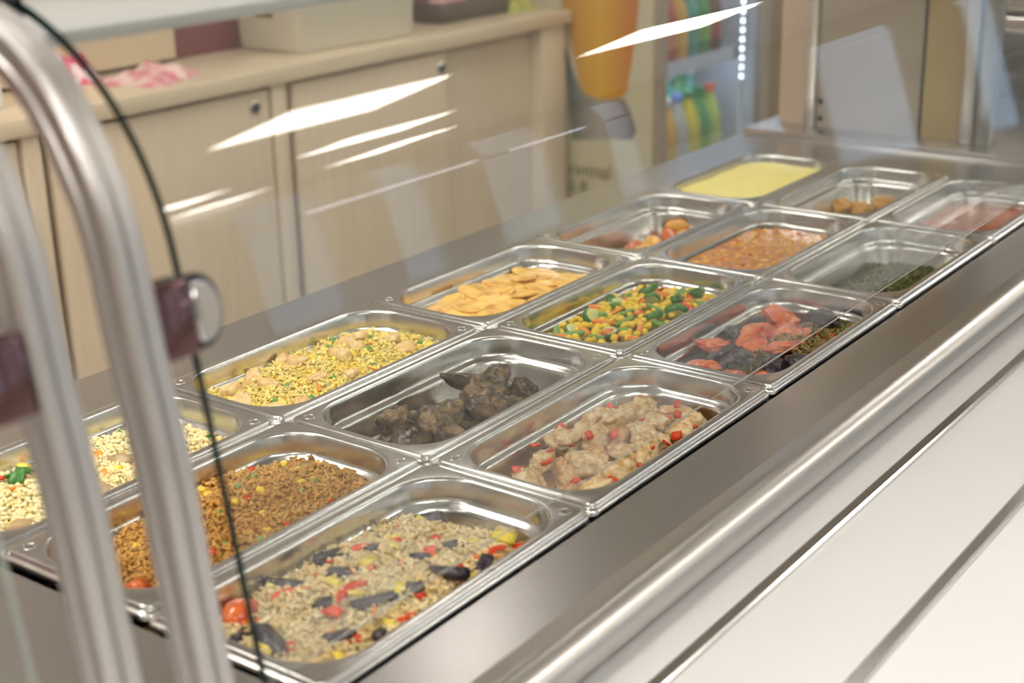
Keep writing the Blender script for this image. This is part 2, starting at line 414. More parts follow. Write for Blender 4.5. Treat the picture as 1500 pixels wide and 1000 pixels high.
def blob(name, size, m, seed, amp=0.25, freq=1.6, sub=2, flat=0.0, mats=None):
    """irregular lump"""
    bm = bmesh.new(); bmesh.ops.create_icosphere(bm, subdivisions=sub, radius=1.0)
    for v in bm.verts:
        p = v.co.copy()
        n = noise.noise(p*freq+Vector((seed*3.1, seed*1.7, seed))) + 0.5*noise.noise(p*freq*2.7+Vector((seed, 9, seed*2))) + (0.28*noise.noise(p*freq*6.5+Vector((4, seed, seed*2))) if sub >= 3 else 0)
        v.co = p*(1+amp*n)
        v.co = Vector((v.co.x*size[0], v.co.y*size[1], v.co.z*size[2]))
    return bm_mesh(name, bm, m, True)
def bent_rod(name, length, r, m, bend=0.3, seg=9, nr=8, taper=0.75, sq=False, rend=0.55):
    vs = []; fs = []
    for i in range(seg+1):
        t = i/seg-0.5; a = t*bend*2
        cx = length*t; cy = bend*length*(t*t-0.08)
        k = 1.0 if 0 < i < seg else rend
        for q in range(nr):
            b = 2*math.pi*q/nr
            rr_ = r*k*(1-abs(t)*(1-taper))
            vs.append((cx, cy+rr_*math.cos(b), rr_*math.sin(b)*0.9))
    for i in range(seg):
        for q in range(nr):
            fs.append((i*nr+q, i*nr+(q+1) % nr, (i+1)*nr+(q+1) % nr, (i+1)*nr+q))
    fs.append(tuple(range(nr-1, -1, -1))); fs.append(tuple(seg*nr+q for q in range(nr)))
    return mesh(name, vs, fs, m, True, sharp=60)
def disc(name, r, th, m_face, m_rim, seed=0, n=18, oval=1.0, dome=0.0):
    """thick slice with a rim of another colour and slightly uneven faces"""
    rnd = random.Random(seed); vs = []; fs = []; mi = []
    rad = [r*(1+0.06*rnd.uniform(-1, 1)) for _ in range(n)]
    def ringv(k, z):
        return [(rad[i]*k*math.cos(2*math.pi*i/n)*oval, rad[i]*k*math.sin(2*math.pi*i/n), z) for i in range(n)]
    levels = [(0.45, -th/2), (0.86, -th/2), (0.97, -th*0.36), (1.0, 0), (0.97, th*0.36), (0.86, th/2), (0.45, th/2+dome)]
    for k, z in levels: vs += ringv(k, z)
    for k in range(len(levels)-1):
        for i in range(n):
            fs.append((k*n+i, k*n+(i+1) % n, (k+1)*n+(i+1) % n, (k+1)*n+i)); mi.append(1 if 1 <= k <= 4 else 0)
    fs.append(tuple(range(n-1, -1, -1))); mi.append(0)
    fs.append(tuple((len(levels)-1)*n+i for i in range(n))); mi.append(0)
    return mesh(name, vs, fs, None, True, [m_face, m_rim], mi, sharp=70)
def strip_piece(name, l, w, th, m, curl=0.4, seed=0, seg=8):
    """curled strip of pepper or peel"""
    rnd = random.Random(seed); vs = []; fs = []
    for i in range(seg+1):
        t = i/seg-0.5; a = t*curl*3
        x = l*math.sin(a)/(curl*3); z = -l*(1-math.cos(a))/(curl*3)
        ww = w*(1-0.6*abs(t)**2*2)*(1+0.1*rnd.uniform(-1, 1))
        n = Vector((-math.sin(a)*0+math.sin(a), 0, math.cos(a)))
        c = Vector((x, 0, z))
        for sy, sn in ((-1, -1), (1, -1), (1, 0.6), (0.5, 1), (-0.5, 1), (-1, 0.6)):
            vs.append(c+Vector((0, sy*ww/2, 0))+n*(sn*th/2))
    for i in range(seg):
        for q in range(6): fs.append((i*6+q, i*6+(q+1) % 6, (i+1)*6+(q+1) % 6, (i+1)*6+q))
    fs.append(tuple(range(5, -1, -1))); fs.append(tuple(seg*6+q for q in range(6)))
    me = mesh(name, vs, fs, m, True, sharp=60)
    bm = bmesh.new(); bm.from_mesh(me); bmesh.ops.recalc_face_normals(bm, faces=bm.faces); bm.to_mesh(me); bm.free()
    return me
def cube_piece(name, sx, sy, sz, m, seed, bev=0.25):
    bm = bmesh.new(); add_box(bm, -sx/2, sx/2, -sy/2, sy/2, -sz/2, sz/2)
    rnd = random.Random(seed)
    for v in bm.verts: v.co += Vector((rnd.uniform(-1, 1)*sx, rnd.uniform(-1, 1)*sy, rnd.uniform(-1, 1)*sz))*0.13
    bmesh.ops.bevel(bm, geom=list(bm.edges), offset=min(sx, sy, sz)*bev, segments=2, affect='EDGES')
    return bm_mesh(name, bm, m, True)
def put(name, me, key, x, y, z, rot, label, cat, group=None, sc=1.0):
    o = link(name, me, None, (PAN[key][0]+x, PAN[key][1]+y, z)); o.rotation_euler = rot
    o.scale = (sc, sc, sc) if not isinstance(sc, (tuple, list)) else sc
    return tag(o, label, cat, group)
def scatter(name, mes, key, n, h, dz, label, cat, group, region=lambda x, y: True, tilt=0.35, mind=0.012, sc=(0.85, 1.15), margin=0.008, flip=False, seed=0):
    rnd = random.Random(seed+hash(name) % 1 + len(name)*13); pts = []; tries = 0
    while len(pts) < n and tries < 4000:
        tries += 1
        x, y = rnd.uniform(-HX+.02, HX-.02), rnd.uniform(-HY+.02, HY-.02)
        z = h(x, y)
        if sdf(x, y, z) < margin or not region(x, y): continue
        if any((x-a)**2+(y-b)**2 < mind*mind for a, b in pts): continue
        pts.append((x, y))
        put(name, rnd.choice(mes), key, x, y, z+dz, (rnd.uniform(-tilt, tilt), rnd.uniform(-tilt, tilt), rnd.uniform(0, 6.28)), label, cat, group, rnd.uniform(*sc))
    return pts

# food colours
RICE_Y = mat('yellow_rice', (0.90, 0.66, 0.10), 0.4, tint=True, col2=(0.90, 0.74, 0.28), scale=60, sss=0.0)
RICE_B = mat('brown_rice', (0.62, 0.30, 0.06), 0.4, tint=True, col2=(0.70, 0.40, 0.10), scale=60)
RICE_W = mat('pilaf_rice', (0.84, 0.62, 0.28), 0.4, tint=True, col2=(0.88, 0.73, 0.44), scale=50)
RISO = mat('risotto', (0.82, 0.68, 0.32), 0.35, tint=True, col2=(0.86, 0.77, 0.48), scale=60)
CHICK = mat('cooked_chicken', (0.66, 0.36, 0.10), 0.32, col2=(0.82, 0.60, 0.28), scale=90, bump=0.8, bscale=280, lo=.34, hi=.6)
CHICKP = mat('pale_chicken', (0.60, 0.34, 0.12), 0.26, col2=(0.80, 0.60, 0.33), scale=100, bump=0.9, bscale=300, lo=.34, hi=.56, coat=.3)
CHICKS = mat('saucy_chicken', (0.58, 0.26, 0.06), 0.24, col2=(0.76, 0.50, 0.22), scale=110, bump=0.9, bscale=300, coat=.4)
LIVER = mat('braised_liver', (0.060, 0.034, 0.016), 0.26, col2=(0.30, 0.19, 0.09), scale=110, bump=1.0, bscale=300, lo=0.40, hi=0.64, coat=0.3)
LIVERD = mat('dark_liver', (0.035, 0.020, 0.012), 0.25, col2=(0.15, 0.09, 0.045), scale=60, bump=0.5, bscale=240)
PEA = mat('green_pea', (0.10, 0.26, 0.03), 0.3, col2=(0.14, 0.33, 0.05), scale=80)
CORN = mat('corn_yellow', (0.90, 0.60, 0.03), 0.28, col2=(0.93, 0.68, 0.08), scale=90)
CARROT = mat('carrot_orange', (0.85, 0.25, 0.02), 0.32, col2=(0.88, 0.33, 0.04), scale=60)
BEANG = mat('green_bean', (0.16, 0.33, 0.06), 0.3, col2=(0.24, 0.42, 0.10), scale=60)
ZUCF = mat('zucchini_flesh', (0.60, 0.62, 0.22), 0.34, col2=(0.70, 0.70, 0.34), scale=60)
ZUCS = mat('zucchini_skin', (0.035, 0.14, 0.02), 0.3, col2=(0.09, 0.24, 0.04), scale=50)
REDP = mat('red_pepper', (0.72, 0.045, 0.012), 0.22, col2=(0.80, 0.09, 0.02), scale=40)
TOM = mat('tomato_flesh', (0.80, 0.17, 0.035), 0.2, col2=(0.56, 0.045, 0.012), scale=34, coat=0.5, lo=.42, hi=.62, bump=.4, bscale=120)
EGGP = mat('eggplant_skin', (0.028, 0.016, 0.028), 0.25, col2=(0.06, 0.04, 0.05), scale=40)
EGGF = mat('eggplant_flesh', (0.34, 0.22, 0.10), 0.4, col2=(0.42, 0.30, 0.14), scale=60)
PARS = mat('parsley', (0.035, 0.15, 0.02), 0.45, col2=(0.07, 0.24, 0.04), scale=60)
LEEK = mat('spring_onion', (0.16, 0.36, 0.09), 0.35, col2=(0.32, 0.50, 0.2), scale=40)
HERB = mat('chopped_herbs', (0.085, 0.10, 0.02), 0.5, tint=True, col2=(0.20, 0.20, 0.045), scale=120)
CRUMB = mat('herb_crumbs', (0.50, 0.33, 0.10), 0.5, tint=True, col2=(0.22, 0.22, 0.05), scale=120)
GRAT = mat('gratin_crust', (0.88, 0.58, 0.15), 0.34, col2=(0.70, 0.34, 0.05), scale=30, lo=0.45, hi=0.75, bump=0.25, bscale=120)
GRATB = mat('browned_potato', (0.88, 0.54, 0.12), 0.33, col2=(0.62, 0.27, 0.04), scale=48, bump=0.4, bscale=150, lo=0.45, hi=0.66)
GRATE = mat('browned_edge', (0.66, 0.30, 0.04), 0.33, col2=(0.86, 0.54, 0.13), scale=60, lo=.4, hi=.6)
MASH = mat('mashed_potato', (0.86, 0.74, 0.20), 0.45, col2=(0.88, 0.78, 0.28), scale=45, bump=0.25, bscale=130)
STEW = mat('stew_sauce', (0.60, 0.17, 0.006), 0.1, col2=(0.74, 0.30, 0.015), scale=55, bump=0.9, bscale=120, coat=0.6)
BEAN = mat('stewed_bean', (0.72, 0.33, 0.03), 0.15, col2=(0.80, 0.46, 0.09), scale=60, coat=0.4)
KETCH = mat('red_sauce', (0.40, 0.075, 0.012), 0.18, col2=(0.44, 0.09, 0.015), scale=15, coat=0.3)
OIL = mat('orange_oil_sauce', (0.55, 0.22, 0.03), 0.12, col2=(0.62, 0.30, 0.05), scale=30, bump=0.3, bscale=90, coat=0.5)
JUICE = mat('dark_juices', (0.10, 0.055, 0.02), 0.15, col2=(0.16, 0.09, 0.03), scale=40, coat=0.4)
FRIED = mat('fried_batter', (0.62, 0.30, 0.045), 0.45, col2=(0.72, 0.42, 0.09), scale=60, bump=0.7, bscale=230)
ROAST = mat('roast_potato', (0.70, 0.34, 0.06), 0.3, col2=(0.78, 0.46, 0.12), scale=40, bump=0.2, bscale=150)
ROASTS = mat('roast_skin', (0.20, 0.045, 0.012), 0.3, col2=(0.30, 0.09, 0.02), scale=40)
SAUS = mat('sausage_red', (0.50, 0.10, 0.02), 0.28, col2=(0.58, 0.17, 0.04), scale=40)
YPEP = mat('yellow_pepper', (0.88, 0.66, 0.05), 0.25, col2=(0.9, 0.72, 0.12), scale=50)

pea_me = [blob('pea', (.0042, .0042, .004), PEA, 1, .04, 1.5, 2)]
corn_me = [blob('corn_kernel', (.0048, .0040, .0034), CORN, s, .12, 1.2, 2) for s in (1, 2)]
carrot_me = [cube_piece('carrot_stick', .026, .0035, .0022, CARROT, s) for s in (1, 2)] + [bent_rod('carrot_stick', .028, .0019, CARROT, .25, 6, 6)]
carrotc_me = [cube_piece('carrot_piece', .014, .009, .006, CARROT, s) for s in (3, 4, 5)]
chunk_me = [blob('chicken_piece', (.014, .009, .007), CHICK, s, .28, 1.5, 3) for s in range(4)]
peps_me = [strip_piece('pepper_strip', .026, .009, .003, REDP, .5, s) for s in range(3)]
pepc_me = [cube_piece('pepper_piece', .011, .009, .0035, REDP, s) for s in range(3)]
leaf_me = [blob('herb_leaf', (.0055, .0035, .0012), PARS, s, .5, 2.2, 2) for s in range(4)]
leek_me = [cube_piece('spring_onion_piece', .008, .005, .003, LEEK, s) for s in range(3)]

# ---- (1,2) yellow rice with chicken
K = (1, 2)
hY = lambda x, y: -0.024 + 0.012*math.exp(-((x/.11)**2+((y)/.06)**2)) + 0.006*nz(x, y, 34, 1) + 0.0035*nz(x, y, 90, 1) - 0.008*max(0, (-x-0.115)/0.03)
rice('yellow_rice', K, hY, 5400, .0080, .00145, RICE_Y, 'loose yellow rice filling the pan behind the dark liver', 'rice', amp=.0015)
scatter('chicken_piece', chunk_me, K, 15, hY, .0035, 'golden chicken piece in the yellow rice', 'chicken', 'chicken pieces in the yellow rice', mind=.028, tilt=.5, margin=.012)
put('chicken_piece', chunk_me[1], K, -.125, .005, -.020, (0.2, -.5, .7), 'large golden chicken piece at the left end of the yellow rice', 'chicken', None, 1.35)
scatter('green_pea', pea_me, K, 16, hY, .003, 'green pea in the yellow rice', 'pea', 'peas in the yellow rice', mind=.02)
scatter('corn_kernel', corn_me, K, 14, hY, .0025, 'yellow corn kernel in the yellow rice', 'corn', 'corn kernels in the yellow rice', mind=.02)
scatter('carrot_stick', carrot_me, K, 16, hY, .003, 'thin orange carrot stick in the yellow rice', 'carrot', 'carrot sticks in the yellow rice', mind=.022, tilt=.4, sc=(.5, 1.0), margin=.014)

# ---- (0,1) brown fried rice
K = (0, 1)
hB = lambda x, y: -0.027 + 0.018*math.exp(-(((x-.03)/.10)**2+((y)/.07)**2)) + 0.007*nz(x, y, 26, 2) + 0.004*nz(x, y, 90, 2) - 0.022*max(0, (-x-0.085)/0.05)
rice('brown_rice', K, hB, 5600, .0072, .00145, RICE_B, 'brown fried rice heaped in the pan beside the metal posts', 'rice', amp=.002)
scatter('corn_kernel', corn_me, K, 18, hB, .002, 'yellow corn kernel in the brown fried rice', 'corn', 'corn kernels in the brown rice', mind=.018)
scatter('pepper_piece', pepc_me, K, 14, hB, .002, 'small red pepper piece in the brown fried rice', 'pepper', 'red pepper pieces in the brown rice', mind=.02, sc=(.6, 1.1), tilt=.6)
scatter('spring_onion_piece', leek_me, K, 14, hB, .002, 'green spring onion piece in the brown fried rice', 'spring onion', 'spring onion pieces in the brown rice', mind=.02, tilt=.6)
o = bp(200, 856, 2, -0.018); put('tomato_chunk', cube_piece('tomato_chunk', .020, .014, .009, TOM, 4), K, o.x-PAN[K][0]+.004, o.y-PAN[K][1]+.004, -.024, (0.3, .2, .4), 'red tomato chunk at the near corner of the brown fried rice', 'tomato')

# ---- (0,2) risotto
K = (0, 2)
hR = lambda x, y: -0.026 + 0.010*math.exp(-((x/.12)**2+((y)/.07)**2)) + 0.005*nz(x, y, 25, 3) + 0.004*nz(x, y, 85, 3)
rice('risotto_rice', K, hR, 4200, .0064, .0021, RISO, 'creamy pale risotto grains in the pan at far left', 'rice', amp=.002, tl=(.85, 1.12))
scatter('carrot_piece', carrotc_me, K, 16, hR, .002, 'orange carrot piece in the pale risotto', 'carrot', 'carrot pieces in the risotto', mind=.025, sc=(.5, .9), tilt=.6)
scatter('herb_leaf', leaf_me, K, 24, hR, .002, 'green parsley leaf in the pale risotto', 'herb', 'parsley leaves in the risotto', mind=.016, tilt=.6)
scatter('corn_kernel', corn_me, K, 14, hR, .002, 'yellow corn kernel in the pale risotto', 'corn', 'corn kernels in the risotto', mind=.02)
scatter('mushroom_piece', [blob('mushroom_piece', (.017, .011, .008), EGGF, 7, .2, 1.4, 3)], K, 4, hR, .002, 'olive brown mushroom piece in the pale risotto', 'mushroom', 'mushroom pieces in the risotto', mind=.05, tilt=.3, margin=.02)
pp = bp(28, 700, 2, -0.015)
for i in range(7):
    put('herb_leaf', leaf_me[i % 4], K, pp.x-PAN[K][0]+random.uniform(-.009, .009), pp.y-PAN[K][1]+random.uniform(-.009, .009), -.0125+.002*(i % 3), (random.uniform(-.8, .8), random.uniform(-.8, .8), i), 'curly parsley leaf of the garnish tuft on the risotto', 'herb', 'parsley garnish tuft on the risotto', 1.6)
put('pepper_slice', cube_piece('pepper_slice', .016, .010, .004, YPEP, 2), K, pp.x-PAN[K][0]+.012, pp.y-PAN[K][1]+.008, -.010, (.4, .3, .5), 'orange yellow pepper slice beside the parsley garnish', 'pepper')
put('pepper_slice', cube_piece('pepper_slice', .014, .006, .004, REDP, 3), K, pp.x-PAN[K][0]-.014, pp.y-PAN[K][1]+.010, -.012, (.2, .3, 1.5), 'small red pepper slice beside the parsley garnish', 'pepper')

# ---- (0,0) pilaf with vegetables
K = (0, 0)
hP = lambda x, y: -0.026 + 0.018*math.exp(-(((x+.02)/.11)**2+((y)/.07)**2)) + 0.006*nz(x, y, 24, 4) + 0.004*nz(x, y, 85, 4) - 0.022*max(0, (x-0.095)/0.05)
rice('pilaf_rice', K, hP, 5600, .0082, .0015, RICE_W, 'pale vegetable rice in the nearest front pan', 'rice', amp=.002)
scatter('red_pepper_piece', peps_me+pepc_me, K, 20, hP, .003, 'red pepper piece in the pale vegetable rice', 'pepper', 'red pepper pieces in the vegetable rice', mind=.026, tilt=.5, sc=(.7, 1.5), margin=.014)
egc = [cube_piece('eggplant_piece', .022, .012, .006, EGGP, s) for s in range(3)]
scatter('eggplant_piece', egc, K, 16, hP, .003, 'dark eggplant piece in the pale vegetable rice', 'eggplant', 'eggplant pieces in the vegetable rice', mind=.030, tilt=.5, sc=(.8, 1.5), margin=.016)
ypc = [cube_piece('yellow_pepper_piece', .016, .012, .005, YPEP, s) for s in range(2)]
scatter('yellow_pepper_piece', ypc, K, 14, hP, .003, 'yellow pepper piece in the pale vegetable rice', 'pepper', 'yellow pepper pieces in the vegetable rice', mind=.028, tilt=.5, sc=(.6, 1.0), margin=.012)
scatter('carrot_stick', carrot_me, K, 12, hP, .003, 'orange carrot stick in the pale vegetable rice', 'carrot', 'carrot sticks in the vegetable rice', mind=.025, sc=(.6, 1.0), margin=.014)
tw = blob('tomato_half', (.017, .015, .012), TOM, 3, .1, 1.2, 3)
p_ = bp(352, 890, 2, -0.016); put('tomato_half', tw, K, p_.x-PAN[K][0], p_.y-PAN[K][1], -.022, (0, 0, 0), 'glossy red tomato half at the near end of the vegetable rice', 'tomato')
p_ = bp(700, 822, 2, -0.020); put('pepper_strip', peps_me[0], K, p_.x-PAN[K][0], p_.y-PAN[K][1], -.019, (0.3, 0, .75), 'long red pepper strip near the far front edge of the vegetable rice', 'pepper', None, 1.35)
p_ = bp(745, 785, 2, -0.022); put('yellow_pepper_slice', ypc[0], K, p_.x-PAN[K][0]-.004, p_.y-PAN[K][1], -.021, (0.2, .2, .4), 'bright yellow pepper slice at the far end of the vegetable rice', 'pepper', None, 1.6)

# ---- (1,1) braised liver
K = (1, 1)
jl = lambda x, y: -0.060 + 0.002*nz(x, y, 30, 5)
o = link('liver_juices', heap_mesh('liver_juices', jl, JUICE, 14, .0325), None, (*PAN[K], 0)); tag(o, 'thin dark juices on the bottom of the liver pan', 'sauce', kind='stuff')
lv = [blob('liver_piece', (.022, .016, .013), LIVER, s, .42, 1.5, 4) for s in range(7)]
lvd = [blob('liver_piece', (.021, .015, .012), LIVERD, s+20, .36, 1.4, 4) for s in range(3)]
LV = [(-.105, -.030, -.046, 1.0), (-.085, .012, -.044, 1.05), (-.070, -.036, -.042, 1.1), (-.045, .0, -.040, 1.15), (-.035, -.040, -.041, 1.1), (-.012, .022, -.044, 1.0),
      (.0, -.020, -.040, 1.1), (.010, -.048, -.043, .9), (.035, -.005, -.041, 1.0), (.045, -.036, -.041, 1.1), (.075, -.020, -.043, .95), (.085, -.045, -.045, .9), (.072, .022, -.046, .9), (.108, .002, -.046, .85),
      (-.080, -.018, -.025, .95), (-.050, -.030, -.020, 1.05), (-.058, .012, -.022, 1.0), (-.020, -.012, -.020, .9), (.014, -.034, -.022, .85), (.050, -.012, -.020, 1.0), (.080, .004, -.024, .8), (.030, -.040, -.022, .8), (.088, -.030, -.026, .75)]
for i, (x, y, z, s) in enumerate(LV):
    put('liver_piece', lv[i % 7] if i % 4 != 2 else lvd[i % 3], K, x*1.02-.028, y*1.02-.004, z+.009, (random.uniform(-.6, .6), random.uniform(-.6, .6), random.uniform(0, 6.2)),
        'dark brown braised liver piece in the heap', 'liver', 'braised liver pieces', s*1.16)
p_ = bp(690, 557, 2, -0.010)
wd = blob('liver_wedge', (.034, .010, .009), LIVERD, 33, .16, 1.2, 4)
put('liver_wedge', wd, K, p_.x-PAN[K][0], p_.y-PAN[K][1], -.014, (0.5, .35, R(-42)), 'long dark liver wedge sticking up from the heap', 'liver')

# ---- (1,0) chicken in sauce
K = (1, 0)
hs = lambda x, y: -0.040 + 0.003*nz(x, y, 30, 6)
o = link('pepper_sauce', heap_mesh('pepper_sauce', hs, OIL, 16, .0275), None, (*PAN[K], 0)); tag(o, 'orange oily sauce under the chicken pieces', 'sauce', kind='stuff')
ck = [blob('chicken_piece', (.021, .014, .012), CHICKP, s+40, .36, 1.5, 4) for s in range(5)]
ck2 = [blob('chicken_piece', (.019, .012, .010), CHICKS, s+50, .4, 1.6, 4) for s in range(3)]
rnd = random.Random(11)
CK = [(-.115, -.02), (-.10, .022), (-.085, -.035), (-.07, .0), (-.06, .035), (-.05, -.04), (-.03, -.005), (-.02, .032), (-.008, -.04), (.01, .0), (.02, .036), (.03, -.03), (.045, .008), (.06, .036), (.062, -.04), (.075, -.008), (.09, .025), (.10, -.032), (.115, .0)]
for i, (x, y) in enumerate(CK):
    z = -.032+.010*math.exp(-((x+.0)/.09)**2)+rnd.uniform(-.003, .003)
    put('chicken_piece', ck[i % 5] if i % 3 else ck2[i % 3], K, x, y, z, (rnd.uniform(-.5, .5), rnd.uniform(-.5, .5), rnd.uniform(0, 6.2)), 'pale chicken piece stewed with red pepper sauce', 'chicken', 'stewed chicken pieces', rnd.uniform(.85, 1.1))
for i, (x, y) in enumerate([(-.06, -.01), (-.01, .012), (.03, .012), (.055, -.015), (-.035, .028), (-.02, -.025), (.015, -.03), (.04, .032), (.08, .012)]):
    put('chicken_piece', ck[(i+2) % 5], K, x, y, -.015+rnd.uniform(-.003, .004), (rnd.uniform(-.5, .5), rnd.uniform(-.5, .5), rnd.uniform(0, 6.2)), 'pale chicken piece stewed with red pepper sauce', 'chicken', 'stewed chicken pieces', rnd.uniform(.7, .95))
hc = lambda x, y: -.024+.016*math.exp(-((x/.09)**2+(y/.05)**2))+.003*nz(x, y, 60, 3)
scatter('pepper_piece', pepc_me, K, 30, hc, .001, 'red pepper piece among the stewed chicken', 'pepper', 'red pepper pieces in the chicken stew', mind=.018, tilt=.7, sc=(.6, 1.1), margin=.014)

# ---- (2,2) potato bake
K = (2, 2)
hG = lambda x, y: -0.0275 + 0.007*math.exp(-((x/.12)**2+((y)/.08)**2)) + 0.006*nz(x, y, 24, 7) + 0.003*nz(x, y, 60, 7)
gb = thing('potato_bake', (*PAN[K], -0.03), 'golden potato bake with overlapping browned slices', 'potato bake')
me = heap_mesh('bake_crust', lambda x, y: hG(x, y)+.03, GRAT, 26, .0245, noise_amp=.0012, ns=160, z_floor=-.034); link('bake_crust', me, gb)
sl = [disc('potato_slice', .019, .0035, GRATB, GRATE, s, 16, 1.15, .0012) for s in range(4)]
rnd = random.Random(5)
for ix in range(9):
    for iy in range(4):
        x = -.118+ix*.0295+rnd.uniform(-.007, .007)+(iy % 2)*.012; y = -.045+iy*.030+rnd.uniform(-.006, .006)
        if sdf(x, y, -.03) < .014: continue
        o = link('potato_slice', sl[rnd.randrange(4)], gb, (x, y, hG(x, y)+.03-.0006)); o.rotation_euler = (rnd.uniform(-.22, .22), rnd.uniform(-.3, .1), rnd.uniform(0, 6.2)); s = rnd.uniform(.75, 1.1); o.scale = (s, s, s)

# ---- (2,1) mixed vegetables
K = (2, 1)
hV = lambda x, y: -0.029 + 0.018*math.exp(-(((x-.01)/.10)**2+((y+.01)/.06)**2)) + 0.003*nz(x, y, 30, 8) - 0.006*max(0, (-x-0.085)/0.05)
o = link('corn_bed', heap_mesh('corn_bed', lambda x, y: hV(x, y)-.005, mat('vegetable_bed', (0.50, 0.42, 0.06), 0.35, col2=(0.24, 0.30, 0.05), scale=90, bump=.6, bscale=160), 20, .0255, noise_amp=.003), None, (*PAN[K], 0))
tag(o, 'bed of small chopped vegetables under the mixed vegetables', 'vegetables', kind='stuff')
bn = [bent_rod('green_bean', .034, .0042, BEANG, b, 8, 8, .8) for b in (.12, .3)]
zc_ = [disc('zucchini_slice', .0135, .010, ZUCF, ZUCS, s, 16, 1.0+.25*s, .0005) for s in range(3)]
cr = [bent_rod('carrot_baton', .030, .0040, CARROT, .12, 6, 8, .85), bent_rod('carrot_baton', .022, .0050, CARROT, .2, 6, 8, .8)]
rp = [strip_piece('pepper_strip', .032, .012, .0035, REDP, .7, s) for s in range(3)]
zch = [cube_piece('zucchini_chunk', .022, .014, .011, ZUCS, s) for s in range(2)]
scatter('corn_kernel', corn_me, K, 190, hV, .0030, 'yellow corn kernel among the mixed vegetables', 'corn', 'corn kernels in the mixed vegetables', mind=.0078, sc=(1.0, 1.35), tilt=.7)
scatter('green_bean', bn, K, 20, hV, .005, 'cut green bean among the mixed vegetables', 'green bean', 'green beans in the mixed vegetables', mind=.021, sc=(.7, 1.05), margin=.016, tilt=.3)
scatter('zucchini_slice', zc_, K, 9, hV, .004, 'round zucchini slice with green skin among the mixed vegetables', 'zucchini', 'zucchini slices in the mixed vegetables', mind=.036, tilt=1.1, margin=.018, sc=(.7, 1.0))
scatter('zucchini_chunk', zch, K, 7, hV, .005, 'dark green zucchini chunk among the mixed vegetables', 'zucchini', 'zucchini chunks in the mixed vegetables', mind=.045, tilt=.5, margin=.016, region=lambda x, y: x > 0.02)
scatter('carrot_baton', cr, K, 18, hV, .0045, 'orange carrot baton among the mixed vegetables', 'carrot', 'carrot batons in the mixed vegetables', mind=.026, margin=.016, sc=(.7, 1.05))
scatter('pepper_strip', rp, K, 12, hV, .006, 'curled red pepper strip among the mixed vegetables', 'pepper', 'red pepper strips in the mixed vegetables', mind=.036, margin=.016, sc=(.6, .95), tilt=.5)

# ---- (2,0) tomato and eggplant bake
K = (2, 0)
hT = lambda x, y: -0.048 + 0.010*math.exp(-((x/.11)**2+((y)/.06)**2)) + 0.004*nz(x, y, 30, 9)
rice('herb_crumbs', K, hT, 1500, .005, .0012, CRUMB, 'browned herb crumbs between the baked tomato and eggplant', 'crumbs', amp=.003, tl=(.5, 1.2), tilt=1.2, ins=.028, zj=(0, .004))
tmw = [blob('tomato_wedge', (.029, .019, .008), TOM, s+60, .40, 1.1, 4) for s in range(4)]
egw = [blob('eggplant_wedge', (.025, .015, .009), EGGP, s+70, .38, 1.2, 4) for s in range(3)]
TW = [(-.115, -.015, .2), (-.095, .030, 1.0), (-.082, -.045, .4), (-.03, .048, .2), (.0, .020, .5), (.035, .032, -.2), (.065, .010, .3), (.10, .032, 1.2), (.015, -.012, .1)]
for i, (x, y, a) in enumerate(TW):
    put('tomato_wedge', tmw[i % 4], K, x, y, -.026+.004*(i % 2), (random.uniform(-.3, .3), random.uniform(-.3, .3), a), 'soft baked tomato wedge in the tomato and eggplant pan', 'tomato', 'baked tomato wedges', .95)
EW = [(-.055, -.038, .4), (-.03, -.052, .2), (-.035, .016, .8), (-.065, .022, -.3), (.03, .052, .2), (.12, -.012, 1.0), (-.118, .015, .9)]
for i, (x, y, a) in enumerate(EW):
    put('eggplant_wedge', egw[i % 3], K, x, y, -.026+.004*(i % 2), (random.uniform(-.3, .3), random.uniform(-.3, .3), a), 'dark eggplant wedge in the tomato and eggplant pan', 'eggplant', 'baked eggplant wedges', .95)
hT2 = lambda x, y: hT(x, y)+.010
scatter('tomato_dice', [cube_piece('tomato_dice', .013, .011, .008, TOM, s) for s in range(3)], K, 12, hT2, .003, 'orange red diced tomato on the herb crumbs', 'tomato', 'diced tomatoes on the bake', region=lambda x, y: x > .03 and y < .02, mind=.015, tilt=.6, margin=.012)
scatter('pepper_dice', [cube_piece('pepper_dice', .013, .011, .008, REDP, s+5) for s in range(2)], K, 5, hT2, .002, 'bright red diced pepper at the front of the bake', 'pepper', 'diced red peppers on the bake', region=lambda x, y: y < -.03, mind=.03, tilt=.6, margin=.012)
rice('herb_sprinkle', K, lambda x, y: -.030+.006*math.exp(-(x/.1)**2)+.003*nz(x, y, 40, 2), 900, .005, .0011, CRUMB, 'sprinkled chopped herbs over the front of the bake', 'herbs', region=lambda x, y: x > -.02 and -.055 < y < .006 and nz(x, y, 30, 5) > -.25, rings=2, amp=0, tl=(.4, 1.1), tilt=1.2, ins=.05, bed=False)

